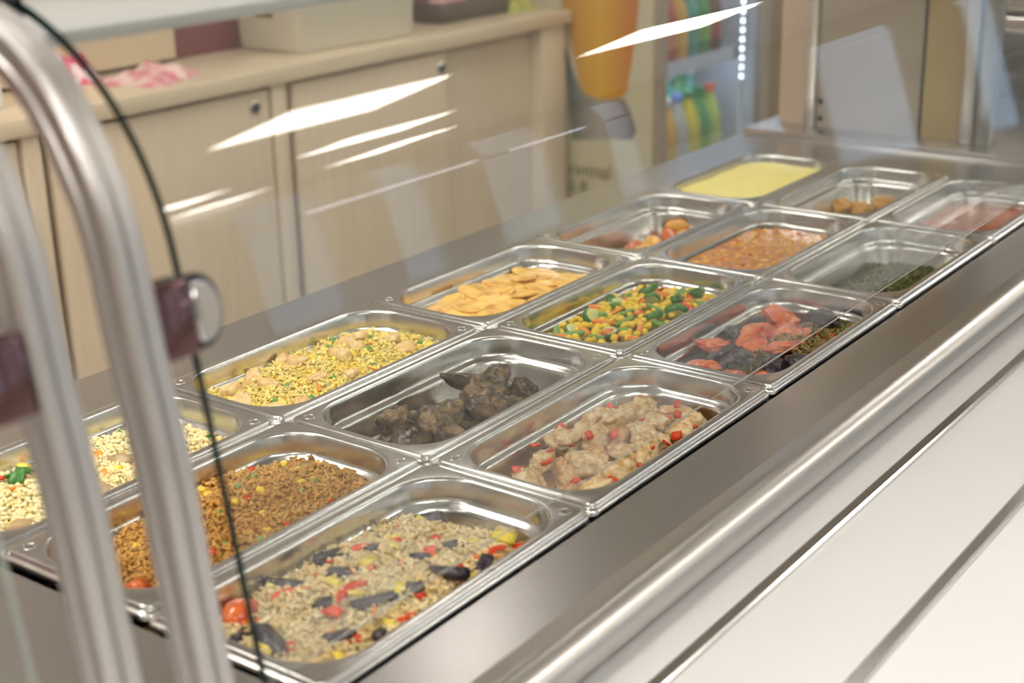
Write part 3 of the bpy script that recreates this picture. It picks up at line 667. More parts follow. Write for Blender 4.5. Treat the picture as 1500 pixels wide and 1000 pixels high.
# ---- (3,2) roast potatoes and sausage
K = (3, 2)
o = link('roasting_juices', heap_mesh('roasting_juices', lambda x, y: -.058+.002*nz(x, y, 30, 2), JUICE, 12, .0325), None, (*PAN[K], 0)); tag(o, 'brown roasting juices on the bottom of the roast pan', 'sauce', kind='stuff')
rb = [blob('roast_piece', (.024, .016, .013), ROAST, s+80, .2, 1.1, 3) for s in range(3)]
sb = [blob('sausage_piece', (.024, .012, .011), SAUS, s+85, .2, 1.2, 3) for s in range(3)]
for i, (x, y, z, a) in enumerate([(-.09, -.02, -.046, .3), (-.05, -.045, -.040, .8), (-.03, -.01, -.044, .1), (.02, -.045, -.036, .5), (.06, -.03, -.036, .2), (.095, -.02, -.040, 1.2), (.02, .0, -.042, .9), (-.10, .02, -.048, .9)]):
    put('potato_piece', rb[i % 3], K, x, y, z, (random.uniform(-.3, .3), random.uniform(-.3, .3), a), 'roast potato piece in the pan with sausage', 'potato', 'roast potato pieces', .95)
for i, (x, y, z, a) in enumerate([(-.01, -.035, -.034, .4), (.045, -.012, -.033, .7), (.0, .02, -.045, .2), (.085, -.045, -.040, .9), (.11, .005, -.044, .1), (-.06, .01, -.044, .3), (.06, -.052, -.032, .2)]):
    put('sausage_piece', sb[i % 3], K, x, y, z, (random.uniform(-.3, .3), random.uniform(-.3, .3), a), 'reddish sausage piece in the pan with roast potato', 'sausage', 'sausage pieces in the roast pan')
rh = thing('roast_potato_half', (PAN[K][0]+.065, PAN[K][1]-.012, -.022), 'halved roast potato with a dark curled skin on top of the sausage', 'potato')
o = link('flesh', blob('flesh', (.019, .0095, .0115), ROAST, 91, .08, 1.0, 3), rh)
o = link('skin', blob('skin', (.0205, .0085, .0135), ROASTS, 92, .12, 1.3, 3), rh, (.0015, .003, -.001)); rh.rotation_euler = (0.25, 0.1, R(-35))

# ---- (3,1) bean stew
K = (3, 1)
hS = lambda x, y: -0.0225 + 0.0012*nz(x, y, 40, 10)
rice('bean_stew', K, hS, 10, .004, .001, STEW, 'orange stew sauce around the beans', 'sauce', amp=.0018, ins=.021, ns=130)
bs = [blob('stewed_bean', (.0068, .0045, .0036), BEAN, s+95, .12, 1.1, 2) for s in range(3)]
scatter('stewed_bean', bs, K, 110, hS, -.0020, 'pale bean in the orange stew', 'bean', 'beans in the orange stew', mind=.0105, tilt=.4, sc=(.8, 1.15), margin=.010)
scatter('pepper_bit', pepc_me, K, 16, hS, .0002, 'small red pepper bit in the orange bean stew', 'pepper', 'pepper bits in the bean stew', mind=.03, tilt=.2, sc=(.4, .7), margin=.010)

# ---- (3,0) herbs
K = (3, 0)
hH = lambda x, y: -0.050 + 0.012*math.exp(-(((x-.01)/.10)**2+((y+.02)/.05)**2)) + 0.005*nz(x, y, 26, 11) + 0.003*nz(x, y, 70, 11)
rice('chopped_greens', K, hH, 5200, .0075, .0011, HERB, 'dark green chopped herbs spread in the front pan', 'greens', amp=.003, tl=(.35, 1.25), tilt=1.0, ins=.030, zj=(-.001, .005))

# ---- (4,2) mash
K = (4, 2)
o = link('mashed_potato', heap_mesh('mashed_potato', lambda x, y: -.0115+.0022*nz(x, y, 20, 12)+.0012*nz(x, y, 60, 12), MASH, 24, .0148, noise_amp=.0006, ns=200), None, (*PAN[K], 0)); tag(o, 'smooth yellow mashed potato filling the far back pan', 'mashed potato', kind='stuff')
# ---- (4,1) fried pieces
K = (4, 1)
for i, (u, v, z, s, a, lab) in enumerate([(1232, 299, -.048, 1.0, .2, 'golden fried piece nearest the left wall of the almost empty pan'), (1262, 303, -.050, .95, .8, 'flat golden fried piece between the two lumpier ones'), (1292, 294, -.046, 1.0, .5, 'golden fried piece with the highest tip in the almost empty pan')]):
    p_ = bp(u, v, 2, z); put('fried_piece', blob('fried_piece', (.028, .017, .013), FRIED, 100+i, .3, 1.4, 4), K, p_.x-PAN[K][0], p_.y-PAN[K][1], z-.004, (.1, .1, a), lab, 'fried food', 'fried pieces', s)
# ---- (4,0) red sauce
K = (4, 0)
o = link('red_sauce', heap_mesh('red_sauce', lambda x, y: -.030+.0015*nz(x, y, 12, 13), KETCH, 16, .0232), None, (*PAN[K], 0)); tag(o, 'smooth brownish red sauce in the far front pan', 'sauce', kind='stuff')

# ------------------------------------------------------------------ sneeze guard
def guard_profile(n=40, off=0.0, top=70, low=0.245):
    st = Vector((-0.017, 0.322)); t = Vector((0.162, 0.987)).normalized(); nn = Vector((0.987, -0.162)).normalized()
    Rr = 0.159; cen = st+nn*Rr; pts = []
    base = math.atan2((st-cen).y, (st-cen).x)
    for k in range(12): pts.append(st-t*low*(1-k/12)-nn*off)
    for k in range(n+1):
        a = base-R(top)*k/n; pts.append(cen+Vector((math.cos(a), math.sin(a)))*(Rr+off))
    return pts
def curved_sheet(name, x0, x1, th, label, em=None):
    t = thing(name, ((x0+x1)/2, 0.0, 0.08), label, 'glass panel'); o = t.location
    a = guard_profile(40, th/2); b = guard_profile(40, -th/2); n = len(a); vs = []; fs = []; mi = []
    for x in (x0, x1):
        for p in a+b: vs.append((x-o.x, p.x-o.y, p.y-o.z))
    N2 = 2*n
    for i in range(n-1):
        fs.append((i, i+1, N2+i+1, N2+i)); fs.append((n+i+1, n+i, N2+n+i, N2+n+i+1))
    link('pane', mesh('pane', vs, fs, GLASS, True), t)
    for nm, xs, off, m in (('edge', x0, 0, em or GEDGE), ('edge', x1, N2, em or GEDGE)):
        v2 = []; f2 = []
        for p, q in zip(a, b): v2 += [(xs-o.x, p.x-o.y, p.y-o.z), (xs-o.x, q.x-o.y, q.y-o.z)]
        for i in range(n-1): f2.append((2*i, 2*i+2, 2*i+3, 2*i+1))
        link(nm, mesh(nm, v2, f2, m), t)
    v2 = [(x0-o.x, a[0].x-o.y, a[0].y-o.z), (x1-o.x, a[0].x-o.y, a[0].y-o.z), (x1-o.x, b[0].x-o.y, b[0].y-o.z), (x0-o.x, b[0].x-o.y, b[0].y-o.z)]
    mid = [(Vector(v2[0])*.62+Vector(v2[3])*.38), (Vector(v2[1])*.62+Vector(v2[2])*.38)]
    link('lower_edge', mesh('lower_edge', [v2[0], v2[1], mid[1], mid[0]], [(0, 1, 2, 3)], GEDGE2), t)
    return t
XG = -0.100
curved_sheet('curved_glass', XG, 1.76, 0.006, 'large curved clear glass guard standing over the food pans')
DXP = 0.056
XP = -0.140
curved_sheet('curved_glass', -1.9, XP-DXP-(XG-XP), 0.006, 'curved glass panel of the next guard at the left edge', GEDGE2)

def post_path():
    pts = []
    t = Vector((0.162, 0.987)).normalized()
    k0 = Vector((-0.0565, 0.098))
    lowp = k0-t*((k0.y-ZS)/t.y); pts.append(lowp)
    for q in ((-0.055, .102), (-0.046, .168), (-0.038, .231), (-0.027, .290), (-0.018, .345), (-0.005, .379), (0.017, .413), (.045, .434), (.08, .444), (.13, .448)): pts.append(Vector(q))
    # Catmull-Rom
    out = []
    for i in range(len(pts)-1):
        p0 = pts[max(i-1, 0)]; p1 = pts[i]; p2 = pts[i+1]; p3 = pts[min(i+2, len(pts)-1)]
        for s in range(6):
            u = s/6
            out.append(0.5*((2*p1)+(-p0+p2)*u+(2*p0-5*p1+4*p2-p3)*u*u+(-p0+3*p1-3*p2+p3)*u**3))
    out.append(pts[-1]); return out
def guard_post(xc, side, label):
    t = thing('guard_post', (xc, -0.07, ZS), label, 'post', 'curved aluminium guard posts'); o = t.location
    w, d = 0.0105, 0.0135            # half width (x), half depth (in the curve plane)
    # profile (x, n): grooved front
    pr = [(-w, -d+.003), (-w+.003, -d), (-w*.42, -d), (-w*.34, -d+.0022), (-w*.12, -d+.0022), (-w*.05, -d), (w*.45, -d), (w-.003, -d), (w, -d+.003), (w, -d*.25), (w-.0016, -d*.18), (w-.0016, d*.12), (w, d*.2),
          (w, d-.003), (w-.003, d), (-w+.003, d), (-w, d-.003), (-w, d*.2), (-w+.0016, d*.12), (-w+.0016, -d*.18), (-w, -d*.25)]
    path = post_path(); n = len(pr); vs = []; fs = []
    for i, p in enumerate(path):
        tg = (path[min(i+1, len(path)-1)]-path[max(i-1, 0)]).normalized(); nn = Vector((tg.y, -tg.x))   # towards +y side
        for (a, b) in pr: vs.append((xc+a-o.x, p.x+nn.x*b-o.y, p.y+nn.y*b-o.z))
    for i in range(len(path)-1):
        for q in range(n): fs.append((i*n+q, i*n+(q+1) % n, (i+1)*n+(q+1) % n, (i+1)*n+q))
    fs.append(tuple(range(n-1, -1, -1))); fs.append(tuple((len(path)-1)*n+q for q in range(n)))
    me = mesh('upright', vs, fs, ALU, True, sharp=30)
    bm = bmesh.new(); bm.from_mesh(me); bmesh.ops.recalc_face_normals(bm, faces=bm.faces); bm.to_mesh(me); bm.free()
    link('upright', me, t)
    p0 = path[0]; box('foot_plate', (xc-.018, xc+.018, p0.x-.018, p0.x+.022, ZS, ZS+.005), ALU, t, .0015)
    # D shaped clamp that grips the glass: two jaws, a block to the post, a screw
    cy, cz = -0.020, 0.294; tilt = math.atan2(.162, .987)
    c = bpy.data.objects.new('clamp', None); C.objects.link(c); c.parent = t; c.location = (xc+side*w-o.x, cy-o.y, cz-o.z); c.rotation_euler = (-tilt, 0, 0); c.empty_display_size = .01
    L0, L1, H = 0.002, 0.032, 0.0195
    def dshape(y0, y1, nm, m, bev=.0015, a0=None, k=1.0):
        A = L0 if a0 is None else a0; Hk = H*k
        pts = [(side*A, -Hk), (side*L1, -Hk)]
        for q in range(1, 12):
            a = -math.pi/2+math.pi*q/12; pts.append((side*(L1+math.cos(a)*Hk*.75), math.sin(a)*Hk))
        pts += [(side*L1, Hk), (side*A, Hk)]
        bm = bmesh.new(); f = bm.faces.new([bm.verts.new((x, y0, z)) for x, z in pts])
        r = bmesh.ops.extrude_face_region(bm, geom=[f]); bmesh.ops.translate(bm, verts=[v for v in r['geom'] if isinstance(v, bmesh.types.BMVert)], vec=(0, y1-y0, 0))
        bmesh.ops.recalc_face_normals(bm, faces=bm.faces)
        bmesh.ops.bevel(bm, geom=list(bm.edges), offset=bev, segments=3, affect='EDGES')
        return link(nm, bm_mesh(nm, bm, m, True, 40), c)
    dshape(-.0125, -.0034, 'outer_jaw', BLACK, .002, None, 1.04); dshape(.0034, .0125, 'inner_jaw', CHROME, .002)  # outer jaw blackened to give the shadow crescent around the round cover
    bm = bmesh.new(); add_box(bm, min(side*.0005, side*.0235), max(side*.0005, side*.0235), -.0160, -.0095, -H*1.02, H*1.02, .0018, 3)
    link('cover', bm_mesh('cover', bm, CLAMPM, True, 40), c)
    dshape(-.0150, -.0100, 'round_cover', CHROME, .0022, .0255, .84)
    bm = bmesh.new(); add_box(bm, min(side*L0, side*.020), max(side*L0, side*.020), -.0034, .0034, -H*.9, H*.9)
    link('gasket', bm_mesh('gasket', bm, BLACK), c)
    sc = link('screw', lathe('screw', [(.0045, 0), (.0045, .003), (.002, .003), (.002, .0015)], CHROME, 14), c, (side*.030, .0125, 0)); sc.rotation_euler = (-math.pi/2, 0, 0)
    return t
guard_post(XP, 1, 'right hand curved aluminium post with a chrome clamp holding the large glass')
guard_post(XP-DXP, -1, 'left hand curved aluminium post with a clamp facing the left edge')

sh = thing('guard_shelf', (0.5, 0.27, 0.43), 'pale grey flat shelf on top of the glass guard', 'shelf')
box('board', (XP-DXP-.02, 1.863, 0.103, 0.34, 0.419, 0.428), SHELFM, sh, .003)
box('end_cap', (XP-.0135, XG+.004, 0.088, 0.125, 0.428, 0.462), BLACK, sh, .002)

# ------------------------------------------------------------------ far end of the counter
pl = thing('steel_cupboard', (1.95, 0.28, ZF), 'low steel cupboard with a raised top plate at the far end of the pans', 'cupboard')
box('plate', (XE+.0005, 2.30, -0.066, 0.627, -0.030, 0.002), STEEL, pl, .0015)
box('cabinet', (XE+.02, 2.28, -0.06, 0.60, ZF, -0.03), STEEL, pl)
TAUPE = mat('taupe_panel', (0.36, 0.30, 0.235), 0.16, col2=(0.34, 0.28, 0.22), scale=5, coat=0.3)
OCHRE = mat('ochre_panel', (0.44, 0.32, 0.14), 0.2, col2=(0.41, 0.29, 0.12), scale=5, coat=0.3)
BEIGE = mat('beige_panel', (0.50, 0.38, 0.28), 0.5)
GREYD = mat('dark_steel', (0.30, 0.30, 0.285), 0.3, 1.0)
pt = thing('end_screen', (1.88, 0.38, 0.002), 'tall taupe end screen with aluminium edge posts behind the pans', 'screen')
XS = 1.865
box('taupe_panel', (XS, XS+.012, 0.328, 0.520, 0.002, 0.80), TAUPE, pt)
box('ochre_panel', (XS, XS+.012, 0.252, 0.324, 0.002, 0.80), OCHRE, pt)
box('joint', (XS-.002, XS+.010, 0.3235, 0.3285, 0.002, 0.80), BLACK, pt)
box('edge_post', (XS-.012, XS+.012, 0.520, 0.541, 0.002, 0.80), mat('pale_aluminium', (.72, .69, .65), .35, 1.0), pt, .002)
box('corner_post', (XS-.016, XS+.012, 0.229, 0.252, 0.002, 0.80), ALU, pt, .004)
box('corner_post', (XS-.006, XS+.030, 0.201, 0.229, 0.002, 0.80), GREYD, pt, .002)
box('beige_panel', (XS+.012, XS+.03, 0.541, 0.600, 0.002, 0.80), BEIGE, pt)
for z in (0.018, 0.049):
    o = link('screw', lathe('screw', [(.0045, 0), (.0045, .004), (.003, .006)], BLACK, 14), pt, (XS-.001-1.88, .512-.38, z-.002)); o.rotation_euler = (0, -math.pi/2, 0)
# neighbouring hot display
nd = thing('display_cabinet', (2.6, 0.0, ZF), 'stainless display cabinet with bright hood beyond the end screen', 'display cabinet')
box('base', (2.33, 3.6, -0.25, 0.60, ZF, -0.075), STEEL, nd)
box('worktop', (2.32, 3.62, -0.27, 0.62, -0.075, -0.055), mat('speckled_top', (.60, .60, .59), .3, col2=(.25, .25, .25), scale=90, lo=.6, hi=.66), nd, .002)
HOODM = mat('hood_steel', (.80, .79, .77), .3, 1.0)
box('hood', (2.33, 3.6, -0.22, 0.43, 0.162, 0.34), HOODM, nd, .02, 4)
box('hood_lip', (2.318, 3.6, -0.235, 0.44, 0.128, 0.157), HOODM, nd, .006, 3)
box('back_panel', (2.34, 3.6, 0.42, 0.44, -0.055, 0.128), STEEL, nd)
box('inner_shelf', (2.36, 3.6, 0.05, 0.41, 0.035, 0.041), STEEL, nd, .002)
box('side_glass', (2.322, 2.327, -0.22, 0.42, -0.055, 0.128), PANE, nd)
for i, (x, y, m, lab) in enumerate(((2.50, .18, CHICK, 'brown baked piece on the inner shelf of the steel display cabinet, nearer the hood corner'), (2.68, .12, SAUS, 'reddish baked piece on the inner shelf of the steel display cabinet'))):
    o = link('baked_piece', blob('baked_piece', (.06, .035, .022), m, 120+i, .2, 1.3, 3), None, (x, y, .062)); tag(o, lab, 'food', 'baked pieces in the display')

# ------------------------------------------------------------------ back cabinet
YC = 1.73
def cx(u, v): return bp(u, v, 1, YC).x
XC1 = cx(838, 19)
cb = thing('back_cabinet', (1.4, 1.88, ZF), 'long maple cabinet with sliding doors behind the counter', 'cabinet')
XC0 = -1.2
box('top_board', (XC0, XC1, YC, YB-.007, 0.002, 0.038), WOODH, cb, .004)
YD = YC+0.018
d0, d1 = cx(90, 300), cx(400, 130)
s0, s1 = cx(405, 140), cx(425, 137)
r0, r1 = cx(437, 135), cx(660, 80)
e0, e1 = cx(799, 50), cx(833, 62)
box('end_panel', (e0, e1, YC+.012, YB-.008, ZF, 0.002), WOOD, cb, .002)
box('stile', (s0, s1, YC+.012, YB-.02, ZF, 0.002), WOOD, cb, .002)
box('stile', (d0-.06, d0-.02, YC+.012, YB-.02, ZF, 0.002), WOOD, cb, .002)
box('plinth', (XC0, e0, YC+.05, YB-.02, ZF, ZF+.08), WOODD, cb)
box('back_board', (XC0, e0, YB-.02, YB-.008, ZF+.08, 0.002), WOOD, cb)
locks = lathe('lock', [(.016, 0), (.016, .003), (.0135, .005), (.010, .005), (.009, .002)], CHROME, 22)
def door(x0, x1, yd, lx=None, nm='door', lz=0):
    d = bpy.data.objects.new(nm, None); C.objects.link(d); d.parent = cb
    d.location = Vector(((x0+x1)/2, yd, ZF+.08))-cb.location
    bm = bmesh.new(); h = (x1-x0)/2; add_box(bm, -h, h, 0, .018, .002, -ZF-.08-.008, .0015)
    link('door_panel', bm_mesh('door_panel', bm, WOOD, True, 40), d)
    if lx is not None:
        l = link('lock', locks, d, (lx-(x0+x1)/2, 0, lz-(ZF+.08))); l.rotation_euler = (math.pi/2, 0, 0)
        k = link('lock_core', lathe('lock_core', [(.009, 0), (.009, .0035), (.005, .0045)], BLACK, 18), d, (lx-(x0+x1)/2, -.001, lz-(ZF+.08))); k.rotation_euler = (math.pi/2, 0, 0)
k1 = bp(373, 158, 1, YD); k2 = bp(646, 100, 1, YD)
door(d0, d1, YD, k1.x, lz=k1.z)
door(r0, r1, YD, k2.x, lz=k2.z)
door(r1-.03, e0, YD+.035)
door(d1-.03, s0, YD+.035)
door(s1, r0+.03, YD+.035)
door(XC0, d0-.07, YD)

# board, basket, tray, packs and wrappers on the cabinet
ZT = 0.038
q0, q1 = bp(252, 84, 1, YB-.03), bp(120, 105, 1, YB-.03)
b = box('cream_board', (0.6, q0.x, YB-.045, YB-.007, q0.z, 0.55), CREAM, None, .002); tag(b, 'plain cream board fixed to the burgundy wall above the cabinet', 'board')
WICK = mat('woven_cream', (0.70, 0.66, 0.54), 0.6)
nt = WICK.node_tree; N = nt.nodes; Lk = nt.links
tc = N.new('ShaderNodeTexCoord'); ck_ = N.new('ShaderNodeTexChecker'); ck_.inputs['Scale'].default_value = 110
bmp = N.new('ShaderNodeBump'); bmp.inputs['Strength'].default_value = .5; bmp.inputs['Distance'].default_value = .003
ck_.inputs[1].default_value = (.72, .68, .56, 1); ck_.inputs[2].default_value = (.60, .56, .45, 1); Lk.new(ck_.outputs['Color'], N['Principled BSDF'].inputs['Base Color']); Lk.new(tc.outputs['Object'], ck_.inputs['Vector']); Lk.new(ck_.outputs['Fac'], bmp.inputs['Height']); Lk.new(bmp.outputs[0], N['Principled BSDF'].inputs['Normal'])
g0, g1, g2 = bp(347, 79, 2, ZT), bp(446, 79, 2, ZT), bp(593, 49, 2, ZT)
bk = thing('woven_basket', ((g1.x+g2.x)/2, g1.y+.1, ZT), 'cream woven basket with cut-out handles on the cabinet', 'basket')
hw, hd = (g2.x-g1.x)/2+.006, .115
def rbox_loops(hx, hy, r, zs, taper=0.0): return [rrect(hx+taper*z, hy+taper*z, r, z, 6, 2) for z in zs]
bl = loft('woven_body', [rrect(hw-.012, hd-.012, .02, .008, 6, 2), rrect(hw-.010, hd-.010, .03, .004, 6, 2), rrect(hw-.004, hd-.004, .03, .0, 6, 2), rrect(hw, hd, .03, .006, 6, 2), rrect(hw+.006, hd+.004, .03, .17, 6, 2),
                         rrect(hw+.010, hd+.008, .03, .176, 6, 2), rrect(hw+.006, hd+.004, .03, .182, 6, 2), rrect(hw-.002, hd-.004, .03, .176, 6, 2), rrect(hw-.010, hd-.010, .03, .008, 6, 2)], WICK, True, True)
link('woven_body', bl, bk)
hp = bp(398, 18, 0, g1.x-.004)
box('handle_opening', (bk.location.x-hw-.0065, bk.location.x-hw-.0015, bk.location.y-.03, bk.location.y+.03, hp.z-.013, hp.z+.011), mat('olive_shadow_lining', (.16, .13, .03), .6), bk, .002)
bk.rotation_euler.z = R(-4)
t0, t1, t2 = bp(596, 36, 2, ZT), bp(657, 35, 2, ZT), bp(755, 15, 2, ZT)
tr = thing('brown_tray', ((t1.x+t2.x)/2-.01, t1.y+.10, ZT), 'dark brown shallow tray with pink wrappers on the cabinet', 'tray')
TRM = mat('dark_brown_tray', (.10, .075, .06), .5, bump=.2, bscale=200); th = (t2.x-t1.x)/2+.012
link('tray_body', loft('tray_body', [rrect(th-.01, .088, .02, 0, 6, 2), rrect(th, .098, .022, .004, 6, 2), rrect(th+.004, .10, .022, .052, 6, 2), rrect(th, .096, .02, .055, 6, 2), rrect(th-.004, .092, .02, .052, 6, 2), rrect(th-.008, .088, .02, .008, 6, 2)], TRM, True, True), tr)
PINK = mat('pink_wrapper', (.68, .20, .26), .35, col2=(.78, .56, .52), scale=26, lo=.42, hi=.58)
PINK2 = mat('striped_pink_wrapper', (.66, .10, .18), .35, col2=(.80, .62, .62), scale=34, lo=.45, hi=.55)
def crumple(name, sx, sy, sz, m, seed, n=16):
    vs = []; fs = []
    for j in range(n+1):
        for i in range(n+1):
            u, v = i/n-.5, j/n-.5
            e = min(1, 3.2*(0.5-max(abs(u), abs(v))))
            z = sz*(0.05+e*(.55+.6*noise.noise(Vector((u*4+seed, v*4, seed)))+.3*abs(noise.noise(Vector((u*11, v*11+seed, 2))))))
            vs.append((u*sx*(1+.16*noise.noise(Vector((v*3, seed, 1)))), v*sy*(1+.16*noise.noise(Vector((u*3, seed, 5)))), max(z, .0008)))
    for j in range(n):
        for i in range(n): a = j*(n+1)+i; fs.append((a, a+1, a+n+2, a+n+1))
    b0 = len(vs)
    vs += [(x, y, 0.0) for x, y, z in vs[:b0]]
    for j in range(n):
        for i in range(n): a = b0+j*(n+1)+i; fs.append((a, a+n+1, a+n+2, a+1))
    rim = [i for i in range(n+1)]+[k*(n+1)+n for k in range(1, n+1)]+[n*(n+1)+i for i in range(n-1, -1, -1)]+[k*(n+1) for k in range(n-1, 0, -1)]
    for i in range(len(rim)): a, c2 = rim[i], rim[(i+1) % len(rim)]; fs.append((a, b0+a, b0+c2, c2))
    return mesh(name, vs, fs, m, True, sharp=40)
w1 = bp(213, 118, 2, ZT)
o = link('pink_wrapper', crumple('pink_wrapper', .20, .15, .042, PINK, 3.3), None, (w1.x+.02, w1.y+.005, ZT)); o.rotation_euler.z = .35; tag(o, 'flat crumpled pink wrapper near the cabinet front edge', 'wrapper', 'pink wrappers')
w2 = bp(108, 118, 2, ZT)
o = link('pink_wrapper', crumple('pink_wrapper', .13, .10, .075, PINK2, 8.1), None, (w2.x-.02, w2.y-.005, ZT)); o.rotation_euler.z = -.4; tag(o, 'puffed pink and white wrapper just right of the metal post', 'wrapper', 'pink wrappers')
for i, (dx, dy, s) in enumerate(((-.05, -.03, 1.0), (.03, -.02, .9), (.06, .03, .8), (-.03, .04, .9))):
    o = link('pink_wrapper', crumple('pink_wrapper', .10*s, .075*s, .045, PINK, 12+i), None, (tr.location.x+dx, tr.location.y+dy, ZT+.0085)); o.rotation_euler.z = i; tag(o, 'pink wrapper lying in the dark brown tray', 'wrapper', 'wrappers in the brown tray')
GRN = mat('green_pack', (.30, .36, .06), .35, col2=(.55, .50, .12), scale=20)
gp = bp(800, 12, 2, ZT); o = link('green_pack', crumple('green_pack', .12, .11, .075, GRN, 21.0), None, (XC1-.075, gp.y+.07, ZT)); tag(o, 'puffy green and yellow pack at the right end of the cabinet top', 'pack')
pw_ = bp(3, 160, 2, ZT); o = box('paper_sheet', (pw_.x-.16, pw_.x+.006, pw_.y, pw_.y+.012, ZT, ZT+.07), mat('white_paper', (.78, .76, .75), .6), None, .004); tag(o, 'white paper block standing at the left edge of the cabinet top', 'paper')

# ------------------------------------------------------------------ drinks fridge
XFR = XC1+.012
yF = bp(968, 150, 0, XFR).y
XR1 = bp(1128, 60, 1, yF).x
FW = XR1-XFR; ZF1 = 1.05; YFB = YB-.02
fr = thing('drinks_fridge', ((XFR+XR1)/2, (yF+YFB)/2, ZF), 'tall drinks fridge with lit shelves and a beer glass print on its side', 'fridge')
FSIDE = mat('cream_fridge_side', (.60, .55, .38), .4, col2=(.57, .52, .36), scale=4)
FIN = mat('fridge_inside', (.70, .72, .80), .4)
FFR = mat('fridge_frame', (.34, .28, .225), .4)
box('side_panel', (XFR, XFR+.03, yF+.025, YFB, ZF, ZF1), FSIDE, fr, .002)
box('side_panel', (XR1-.03, XR1, yF+.025, YFB, ZF, ZF1), FFR, fr, .002)
box('top_panel', (XFR+.03, XR1-.03, yF+.025, YFB, ZF1-.05, ZF1), FSIDE, fr)
box('base_panel', (XFR+.03, XR1-.03, yF+.025, YFB, ZF, ZF+.12), FFR, fr)
box('back_panel', (XFR+.03, XR1-.03, YFB-.03, YFB, ZF+.12, ZF1-.05), FIN, fr)
box('inner_wall', (XFR+.03, XFR+.036, yF+.03, YFB-.03, ZF+.12, ZF1-.05), FIN, fr)
box('inner_wall', (XR1-.036, XR1-.03, yF+.03, YFB-.03, ZF+.12, ZF1-.05), FIN, fr)
dr = bpy.data.objects.new('door', None); C.objects.link(dr); dr.parent = fr; dr.location = Vector(((XFR+XR1)/2, yF, ZF+.1))-fr.location
bm = bmesh.new(); h = FW/2; zt = ZF1-ZF-.1
add_box(bm, -h, -h+.035, 0, .022, 0, zt); add_box(bm, h-.05, h, 0, .022, 0, zt); add_box(bm, -h+.035, h-.05, 0, .022, 0, .05); add_box(bm, -h+.035, h-.05, 0, .022, zt-.06, zt)
link('door_frame', bm_mesh('door_frame', bm, FFR), dr)
bm = bmesh.new(); add_box(bm, -h+.035, h-.05, .008, .013, .05, zt-.06); link('door_glass', bm_mesh('door_glass', bm, PANE), dr)
sA = bp(980, 98, 1, yF+.09); ZSH = [sA.z+.36, sA.z, sA.z-.37]
for z in ZSH:
    s = box('shelf', (XFR+.037, XR1-.085, yF+.07, YFB-.03, z-.006, z+.004), mat('shelf_white', (.62, .63, .72), .35), fr)
    s2 = box('price_rail', (XFR+.037, XR1-.085, yF+.060, yF+.07, z-.022, z+.018), mat('price_rail_white', (.66, .66, .74), .3), fr)
# led strip
xl = bp(1090, 60, 1, yF+.04).x
box('led_strip', (xl-.012, xl+.014, yF+.045, yF+.052, -.6, ZF1-.1), FIN, fr)
box('rear_fill_tube', (XFR+.05, XR1-.05, YFB-.10, YFB-.08, ZF1-.09, ZF1-.06), FRIDGEFILL, fr)  # added glowing tube, fills the fridge with light
for z in ZSH: box('shelf_fill_strip', (XFR+.05, XR1-.10, yF+.072, yF+.085, z-.012, z-.0065), FRIDGEFILL, fr)  # added glowing strips under the shelves to brighten the bottles
led_me = lathe('diode', [(.0042, 0), (.0042, .002), (.0025, .0038)], LEDM, 10)
zz = bp(1090, 110, 1, yF+.045).z
for k in range(30):
    o = link('diode', led_me, fr, Vector((xl-.004, yF+.045, zz+k*.0278))-fr.location); o.rotation_euler = (math.pi/2, 0, 0)
# print on the fridge side
XQ = XFR-.0012
def sp(u, v): p = bp(u, v, 0, XQ); return (p.y, p.z)
def decal(name, pts, m, dx=0.0, lab=None):
    vs = [(XQ-dx-fr.location.x, y-fr.location.y, z-fr.location.z) for y, z in pts]
    n = len(vs); vs += [(v[0]+.0011, v[1], v[2]) for v in vs]
    fs = [tuple(range(n)), tuple(range(2*n-1, n-1, -1))]+[(i, n+i, n+(i+1) % n, (i+1) % n) for i in range(n)]
    o = link(name, mesh(name, vs, fs, m), fr)
    if lab: o['label'] = lab
    return o
def zgrad(name, c0, c1, c2, z0, z1):
    m = bpy.data.materials.new(name); m.use_nodes = True; N = m.node_tree.nodes; L = m.node_tree.links
    tc = N.new('ShaderNodeTexCoord'); sx = N.new('ShaderNodeSeparateXYZ'); mr = N.new('ShaderNodeMapRange'); rp = N.new('ShaderNodeValToRGB')
    L.new(tc.outputs['Generated'], sx.inputs[0]); L.new(sx.outputs['Y'], mr.inputs[0]); L.new(mr.outputs[0], rp.inputs[0]); L.new(rp.outputs[0], N['Principled BSDF'].inputs['Base Color'])
    e = rp.color_ramp.elements; e[0].color = (*c0, 1); e[1].color = (*c2, 1); k = e.new(.5); k.color = (*c1, 1)
    N['Principled BSDF'].inputs['Roughness'].default_value = .35
    return m
BEER = zgrad('beer_print_amber', (.50, .10, .012), (.72, .40, .015), (.50, .22, .02), 0, 1)
GLS = zgrad('glass_foot_print', (.14, .08, .07), (.40, .36, .33), (.08, .10, .08), 0, 1)
TXT = mat('brown_print', (.13, .075, .02), .5)
ol = [sp(822, 2), sp(838, 70), sp(848, 120), sp(856, 138), sp(880, 146), sp(908, 143), sp(917, 136), sp(926, 90), sp(932, 40), sp(936, -5), sp(945, -90), sp(818, -90)]
decal('beer_print', ol, BEER, 0, 'printed amber beer in a tall glass')
of = [sp(846, 120), sp(838, 100), sp(826, 60), sp(834, 150), sp(838, 205), sp(880, 203), sp(926, 205), sp(932, 192), sp(922, 160), sp(915, 146), sp(908, 143), sp(880, 146), sp(856, 138)]
decal('glass_foot_print', of, GLS, 0, 'printed dark-edged foot of the beer glass')
